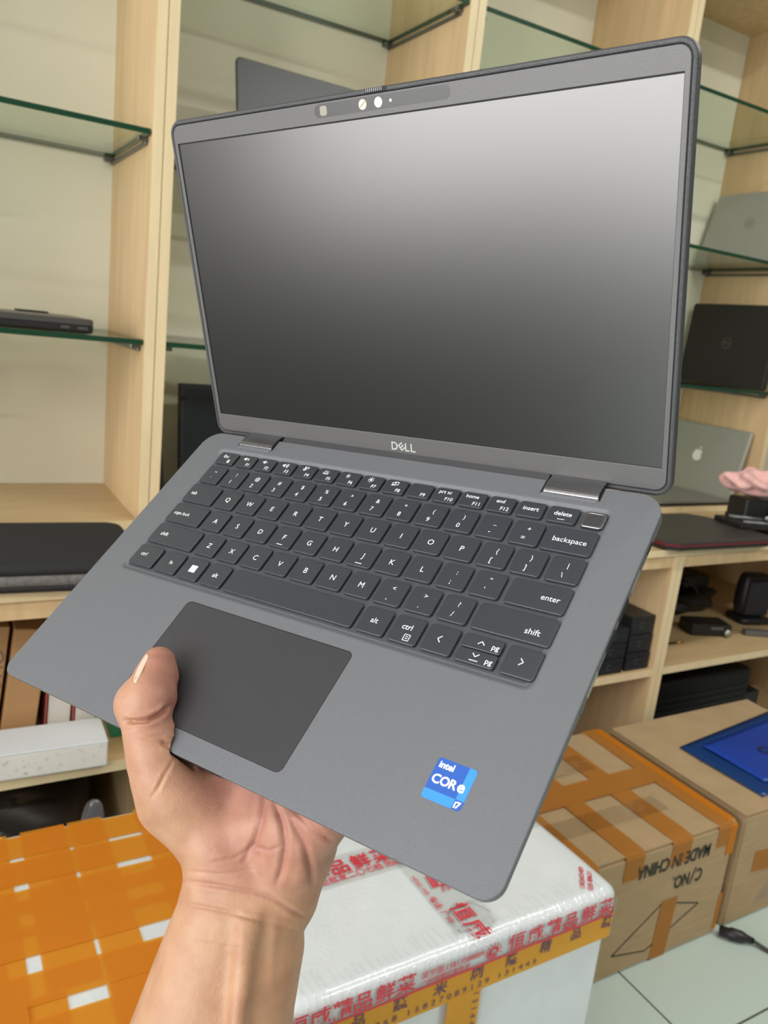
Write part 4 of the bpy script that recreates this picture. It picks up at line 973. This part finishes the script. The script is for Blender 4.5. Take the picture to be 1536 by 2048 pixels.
# implicit surface of the hand, in camera millimetres
F=1590.0
def px3(x,y,d): return np.array([(x-768)/F*d,(y-1024)/F*d,d])
L2C=CAMR@LAPM; LT=CAMR@LAPT          # lap mm -> camera mm
def lap3(x,y,z): return L2C@np.array([x,y,z],float)+LT
def build_hand(h=1.5):
    K=388.0/F
    # rows: py, left px, right px, depth centre, half thickness
    rows=np.array([
     (1540,330,560,404,13),(1580,320,600,400,15),(1615,316,632,396,16),(1650,330,655,392,17),(1682,352,664,389,19),
     (1717,372,654,388,21),(1756,369,638,387,23),(1795,360,622,386,25),(1846,339,608,385,26),(1889,322,610,384,28),
     (1943,302,601,382,29),(1998,281,592,380,31),(2048,263,587,378,33),(2200,222,586,372,37),(2400,190,600,362,41),(2620,180,620,352,43)],float)
    Yr=(rows[:,0]-1024)*K
    segs=[]
    def cone(a,b,ra,rb): segs.append((np.asarray(a,float),np.asarray(b,float),ra,rb))
    palm=[]
    def pc(a,b,ra,rb): palm.append((np.asarray(a,float),np.asarray(b,float),ra,rb))
    # thenar mound
    pc(px3(312,1520,391),px3(352,1590,393),13,18); pc(px3(352,1590,393),px3(456,1690,389),18,18)
    pc(px3(456,1690,389),px3(470,1790,386),18,17)
    # hypothenar
    pc(px3(572,1790,385),px3(585,1700,382),15,16.5); pc(px3(585,1700,382),px3(588,1600,390),16.5,17)
    pc(px3(585,1700,382),lap3(222,-196,-29),16.5,13)
    # palm plate under the base
    for a,b in (((130,-214,-33),(112,-158,-27)),((160,-216,-36),(140,-150,-28)),((188,-214,-36),(166,-152,-28)),((204,-208,-34),(188,-162,-27))):
        pc(lap3(*a),lap3(*b),13,12)
    # fingers under the base
    for (m,d,L) in (((112,-158,-26.5),(-.28,.96),(36,24,16)),((140,-150,-27),(-.12,.99),(40,26,17)),((166,-152,-27),(.04,1.),(37,25,17)),((190,-162,-26.5),(.22,.975),(28,19,15))):
        p=np.array(m,float);z=[-29,-27,-22.5];r=[10.5,9.4,8.4,7.2]
        if L[0]<30:r=[9.4,8.2,7.4,6.4]
        for i in range(3):
            q=np.array([p[0]+d[0]*L[i],p[1]+d[1]*L[i],z[i]]);pc(lap3(*p),lap3(*q),r[i],r[i+1]);p=q
    # thumb
    th=[]
    def tc(a,b,ra,rb): th.append((np.asarray(a,float),np.asarray(b,float),ra,rb))
    tc(px3(318,1326,413),px3(313,1352,408),8.6,10.6); tc(px3(313,1352,408),px3(297,1396,399),10.6,13.2)
    tc(px3(297,1396,399),px3(279,1408,399),13.2,12.3)
    tc(px3(285,1410,398),px3(303,1478,392),12.6,12.6); tc(px3(303,1478,392),px3(324,1545,391),12.6,14.5)
    tc(px3(326,1474,392),px3(330,1484,391),7.6,7.6)
    tc(px3(336,1392,399),px3(330,1372,402),3.6,4.2)
    lo=np.array([-150,58,318.]);hi=np.array([92,395,500.])
    n=((hi-lo)/h).astype(int)+1
    ax=[lo[i]+h*np.arange(n[i]) for i in range(3)]
    G=np.stack(np.meshgrid(*ax,indexing='ij'),-1).astype(np.float32)
    def rc(P,a,b,ra,rb):
        ab=b-a;t=np.clip(((P-a.astype(np.float32))@ab.astype(np.float32))/float(ab@ab),0,1)
        c=a+t[...,None]*ab
        return np.linalg.norm(P-c,axis=-1)-(ra+(rb-ra)*t)
    def smin(a,b,k):
        hh=np.clip(.5+.5*(b-a)/k,0,1); return b+(a-b)*hh-k*hh*(1-hh)
    y=G[...,1]
    lx=np.interp(y,Yr,(rows[:,1]-768)*K);rx=np.interp(y,Yr,(rows[:,2]-768)*K)
    cz=np.interp(y,Yr,rows[:,3]);b=np.interp(y,Yr,rows[:,4])
    a=(rx-lx)/2;cx=(rx+lx)/2
    u=(G[...,0]-cx)/a;v=(G[...,2]-cz)/b
    q=(np.abs(u)**2.3+np.abs(v)**2.3)**(1/2.3)
    arm=(q-1)*np.minimum(a,b)*.95
    arm=np.maximum(arm,np.maximum(Yr[0]+4-y,y-(Yr[-1]-3)))
    f=arm.astype(np.float32)
    # tendons of the inner wrist
    ten=rc(G,px3(492,1850,361.5),px3(470,2080,348),3.2,3.2); 
    for s in palm: f=smin(f,rc(G,*s),7.)
    f=smin(f,ten,6.)
    # keep the palm outside the laptop base
    Pl=(G-LT.astype(np.float32))@L2C.astype(np.float32)   # camera -> lap
    half=np.minimum(Pl[...,1]+209.3,Pl[...,2]+13.1+(Pl[...,1]+208.8)*.016)      # >0 inside the forbidden wedge
    f=np.maximum(f,half)
    t=None
    for s in th:
        d=rc(G,*s);t=d if t is None else smin(t,d,3.)
    f=smin(f,t,5.)
    slab=np.minimum(np.minimum(Pl[...,1]+209.3,-(Pl[...,2]-0.4)),Pl[...,2]+13.0)
    f=np.maximum(f,slab)
    return nets(f,lo,h)
def nets(f,lo,h):
    s=f<0
    nx,ny,nz=f.shape
    C=np.zeros((nx-1,ny-1,nz-1),int);acc=np.zeros((nx-1,ny-1,nz-1,3));cnt=np.zeros((nx-1,ny-1,nz-1))
    cor=[(i,j,k) for i in(0,1) for j in(0,1) for k in(0,1)]
    sl=lambda c:tuple(slice(c[i],f.shape[i]-1+c[i]) for i in range(3))
    for c in cor: C+=s[sl(c)]
    for c in cor:
        for d in range(3):
            if c[d]==0:
                e=list(c);e[d]=1;e=tuple(e)
                fa=f[sl(c)];fb=f[sl(e)];m=(fa<0)!=(fb<0)
                t=np.where(m,fa/np.where(m,fa-fb,1),0)
                p=np.zeros(acc.shape)+np.array(c,float);p[...,d]+=t
                acc+=p*m[...,None];cnt+=m
    act=(C>0)&(C<8)
    idx=-np.ones(act.shape,int);ii=np.argwhere(act);idx[act]=np.arange(len(ii))
    V=(ii+acc[act]/cnt[act][:,None])*h+lo
    faces=[]
    for d in range(3):
        o=[k for k in range(3) if k!=d]
        a=[slice(1,f.shape[k]-1) for k in range(3)];a[d]=slice(0,f.shape[d]-1)
        b=list(a);b[d]=slice(1,f.shape[d])
        m=s[tuple(a)]!=s[tuple(b)];e=np.argwhere(m)
        off=np.array([1,1,1]);off[d]=0;e=e+off
        ins=s[tuple(e.T)]
        q=[]
        for (p0,p1) in ((0,0),(1,0),(1,1),(0,1)):
            g=e.copy();g[:,o[0]]-=p0;g[:,o[1]]-=p1;q.append(idx[tuple(g.T)])
        q=np.stack(q,1)
        fl=ins if d!=1 else ~ins
        q[fl]=q[fl][:,::-1]
        faces.append(q)
    return V,np.vstack(faces)
def smooth(V,Fc,n=6,l=.5):
    E=np.vstack([Fc[:,[0,1]],Fc[:,[1,2]],Fc[:,[2,3]],Fc[:,[3,0]]])
    deg=np.bincount(np.r_[E[:,0],E[:,1]],minlength=len(V))[:,None]
    for i in range(n):
        for lam in (l,-l*.98):
            S=np.zeros_like(V)
            np.add.at(S,E[:,0],V[E[:,1]]);np.add.at(S,E[:,1],V[E[:,0]])
            V=V+lam*(S/deg-V)
    return V

# ------------------------------------------------------------------ the hand and forearm
def skin():
    m = bpy.data.materials.new('skin'); m.use_nodes = True; nt = m.node_tree; b = nt.nodes['Principled BSDF']
    at = nt.nodes.new('ShaderNodeAttribute'); at.attribute_name = 'tone'
    r = nt.nodes.new('ShaderNodeValToRGB')
    r.color_ramp.elements[0].color = lin(184, 147, 115); r.color_ramp.elements[1].color = lin(174, 124, 109)
    e = r.color_ramp.elements.new(.5); e.color = lin(180, 136, 113)
    nt.links.new(at.outputs['Fac'], r.inputs[0])
    tc = nt.nodes.new('ShaderNodeTexCoord')
    n = nt.nodes.new('ShaderNodeTexNoise'); n.inputs['Scale'].default_value = 70; n.inputs['Detail'].default_value = 5
    nt.links.new(tc.outputs['Object'], n.inputs['Vector'])
    mx = nt.nodes.new('ShaderNodeMix'); mx.data_type = 'RGBA'; mx.blend_type = 'MULTIPLY'
    r2 = nt.nodes.new('ShaderNodeValToRGB'); r2.color_ramp.elements[0].color = (.84, .76, .74, 1); r2.color_ramp.elements[1].color = (1, 1, 1, 1)
    r2.color_ramp.elements[0].position = .3; r2.color_ramp.elements[1].position = .62
    nt.links.new(n.outputs['Fac'], r2.inputs[0]); mx.inputs[0].default_value = 1
    nt.links.new(r.outputs[0], mx.inputs[6]); nt.links.new(r2.outputs[0], mx.inputs[7]); nt.links.new(mx.outputs[2], b.inputs['Base Color'])
    b.inputs['Roughness'].default_value = .48; b.inputs['Specular IOR Level'].default_value = .4
    b.inputs['Subsurface Weight'].default_value = .15; b.inputs['Subsurface Radius'].default_value = (1, .35, .2); b.inputs['Subsurface Scale'].default_value = .004
    v = nt.nodes.new('ShaderNodeTexVoronoi'); v.feature = 'DISTANCE_TO_EDGE'; v.inputs['Scale'].default_value = 620
    mp = nt.nodes.new('ShaderNodeMapping'); mp.inputs['Scale'].default_value = (1, 1, .45)
    nt.links.new(tc.outputs['Object'], mp.inputs[0]); nt.links.new(mp.outputs[0], v.inputs['Vector'])
    n3 = nt.nodes.new('ShaderNodeTexNoise'); n3.inputs['Scale'].default_value = 260; n3.inputs['Detail'].default_value = 4
    nt.links.new(tc.outputs['Object'], n3.inputs['Vector'])
    bp = nt.nodes.new('ShaderNodeBump'); bp.inputs['Strength'].default_value = .18; bp.inputs['Distance'].default_value = .0006
    bp2 = nt.nodes.new('ShaderNodeBump'); bp2.inputs['Strength'].default_value = .22; bp2.inputs['Distance'].default_value = .0008
    nt.links.new(v.outputs['Distance'], bp.inputs['Height']); nt.links.new(n3.outputs['Fac'], bp2.inputs['Height'])
    nt.links.new(bp.outputs[0], bp2.inputs['Normal']); nt.links.new(bp2.outputs[0], b.inputs['Normal'])
    return m
M['skin'] = skin()
V, Fc = build_hand(1.3)
V = smooth(V, Fc, 5)
# one finer level, so that the skin folds can be shaped
tmp = bpy.data.meshes.new('tmp'); tmp.from_pydata(V.tolist(), [], Fc.tolist()); to_ = bpy.data.objects.new('tmp', tmp); COL.objects.link(to_)
sd = to_.modifiers.new('s', 'SUBSURF'); sd.levels = 1; sd.render_levels = 1
dg = bpy.context.evaluated_depsgraph_get(); dg.update()
hm = bpy.data.meshes.new_from_object(to_.evaluated_get(dg)); bpy.data.objects.remove(to_)
nV = len(hm.vertices); co = np.empty(nV*3); hm.vertices.foreach_get('co', co); co = co.reshape(-1, 3)
nr = np.empty(nV*3); hm.vertices.foreach_get('normal', nr); nr = nr.reshape(-1, 3)
px = 768+F*co[:, 0]/co[:, 2]; py = 1024+F*co[:, 1]/co[:, 2]
if nr[np.argmin(co[:, 2])][2] > 0: nr = -nr; hm.flip_normals()
front = np.clip(-nr[:, 2]*2.2, 0, 1)
def pdist(P):
    d = np.full(nV, 1e9); along = np.zeros(nV)
    for i in range(len(P)-1):
        a = np.array(P[i], float); b = np.array(P[i+1], float); ab = b-a
        t = np.clip(((px-a[0])*ab[0]+(py-a[1])*ab[1])/(ab@ab), 0, 1)
        q = np.hypot(px-a[0]-t*ab[0], py-a[1]-t*ab[1]); m = q < d
        d[m] = q[m]; along[m] = ((i+t)/(len(P)-1))[m]
    return d, along
FOLDS = [([(246, 1442), (270, 1443), (297, 1440), (322, 1428), (340, 1412)], 2.6, 4.5), ([(322, 1484), (342, 1492), (360, 1500)], 1.6, 5),
         ([(312, 1588), (330, 1550), (347, 1519)], .5, 3.5), ([(300, 1600), (318, 1570), (330, 1545)], .3, 3),
         ([(560, 1560), (530, 1593), (524, 1640), (511, 1682), (488, 1720)], 1.0, 6), ([(548, 1600), (566, 1650), (571, 1690), (564, 1737), (552, 1772)], 1.1, 6),
         ([(585, 1640), (610, 1690), (622, 1740), (624, 1770)], .9, 6), ([(580, 1612), (628, 1660), (664, 1682)], .8, 5), ([(500, 1690), (540, 1700), (566, 1690)], .45, 4),
         ([(352, 1760), (433, 1771), (511, 1784), (550, 1799), (592, 1826), (612, 1836)], .75, 4.5), ([(367, 1807), (453, 1823), (531, 1846), (600, 1862)], .5, 4),
         ([(370, 1742), (440, 1748), (510, 1738)], .3, 3), ([(420, 1726), (470, 1716), (510, 1690)], .35, 3.5), ([(255, 1470), (290, 1476), (330, 1470)], .3, 3), ([(262, 1456), (300, 1458), (340, 1448)], .3, 3),
         ([(380, 1880), (450, 1893), (520, 1900)], .2, 3)]
RIDGES = [([(520, 1800), (512, 1870), (500, 1950), (490, 2060)], 1.1, 14), ([(552, 1830), (545, 1900), (540, 2000)], .5, 10), ([(590, 1690), (600, 1740), (596, 1780)], 1.0, 16), ([(545, 1640), (540, 1700), (520, 1750)], .7, 12)]
dis = np.zeros(nV)
for P, amp, w in FOLDS:
    d, al = pdist(P); dis -= amp*np.exp(-(d/w)**2)*np.clip(np.minimum(al, 1-al)*6+.25, 0, 1)
    dis += amp*.28*np.exp(-((d-w*2.2)/(w*1.2))**2)*np.clip(np.minimum(al, 1-al)*6, 0, 1)
for P, amp, w in RIDGES:
    d, al = pdist(P); dis += amp*np.exp(-(d/w)**2)*np.clip(np.minimum(al, 1-al)*5, 0, 1)
co = co+nr*(dis*front)[:, None]
Pl = (co-LT)@L2C
over = (Pl[:, 1] > -209.1) & (Pl[:, 2] > -13.0) & (Pl[:, 2] < .2)
m1 = over & (Pl[:, 2] > -4); Pl[m1, 2] = .25
m2 = over & ~m1; Pl[m2, 1] = np.where(Pl[m2, 1] < -204, -209.3, Pl[m2, 1])
co = Pl@L2C.T+LT
wd = (co/1000.0)@CAMR; wd[:, 2] += H
hm.vertices.foreach_set('co', wd.reshape(-1)); 
sstep = lambda a, b, x: np.clip((x-a)/(b-a), 0, 1)**2*(3-2*np.clip((x-a)/(b-a), 0, 1))
tone = .15+.55*sstep(1850, 1700, py)*sstep(330, 470, px+0*py)+.5*sstep(1500, 1420, py)*sstep(262, 318, px)*(px < 380)+.25*sstep(1640, 1560, py)
for P, amp, w in FOLDS[4:10]:
    d, al = pdist(P); tone += .3*np.exp(-(d/(w*1.4))**2)
tone = np.clip(tone, 0, 1)
at = hm.attributes.new('tone', 'FLOAT', 'POINT'); at.data.foreach_set('value', tone.astype(np.float32))
hm.polygons.foreach_set('use_smooth', [True]*len(hm.polygons)); hm.update(); hm.materials.clear()
hand = link('person', hm, M['skin'])
tag(hand, 'left hand and bare forearm gripping the laptop by its front edge', 'person')
# thumb nail, on the side of the thumb turned away from the laptop screen
def snap(x, y, lift=.25):
    m = np.hypot(px-x, py-y)+np.where(front > 0, 0, 1e6)+co[:, 2]*.02
    i = int(np.argmin(m)); return i
NP = [(296, 1303), (283, 1322), (272, 1346), (266, 1364), (272, 1368), (280, 1352), (290, 1330), (299, 1312)]
Vn = []
for x, y in NP:
    i = snap(x, y); n_ = nr[i]; q = co[i]+n_*.35; wq = (q/1000)@CAMR; wq[2] += H; Vn.append(tuple(wq))
me = bpy.data.meshes.new('nail'); k = len(Vn)
Fn = [(0, 1, 6, 7), (1, 2, 5, 6), (2, 3, 4, 5)]
me.from_pydata(Vn, [], Fn); me.polygons.foreach_set('use_smooth', [True]*3)
nail = link('thumb_nail', me, mat('nail', lin(232, 190, 172), .25, spec=.6), hand)
s_ = nail.modifiers.new('sub', 'SUBSURF'); s_.levels = 2; s_.render_levels = 2
s_ = nail.modifiers.new('thickness', 'SOLIDIFY'); s_.thickness = .0005

# ------------------------------------------------------------------ tidy
bpy.data.objects.remove(_to); bpy.data.curves.remove(_tc)
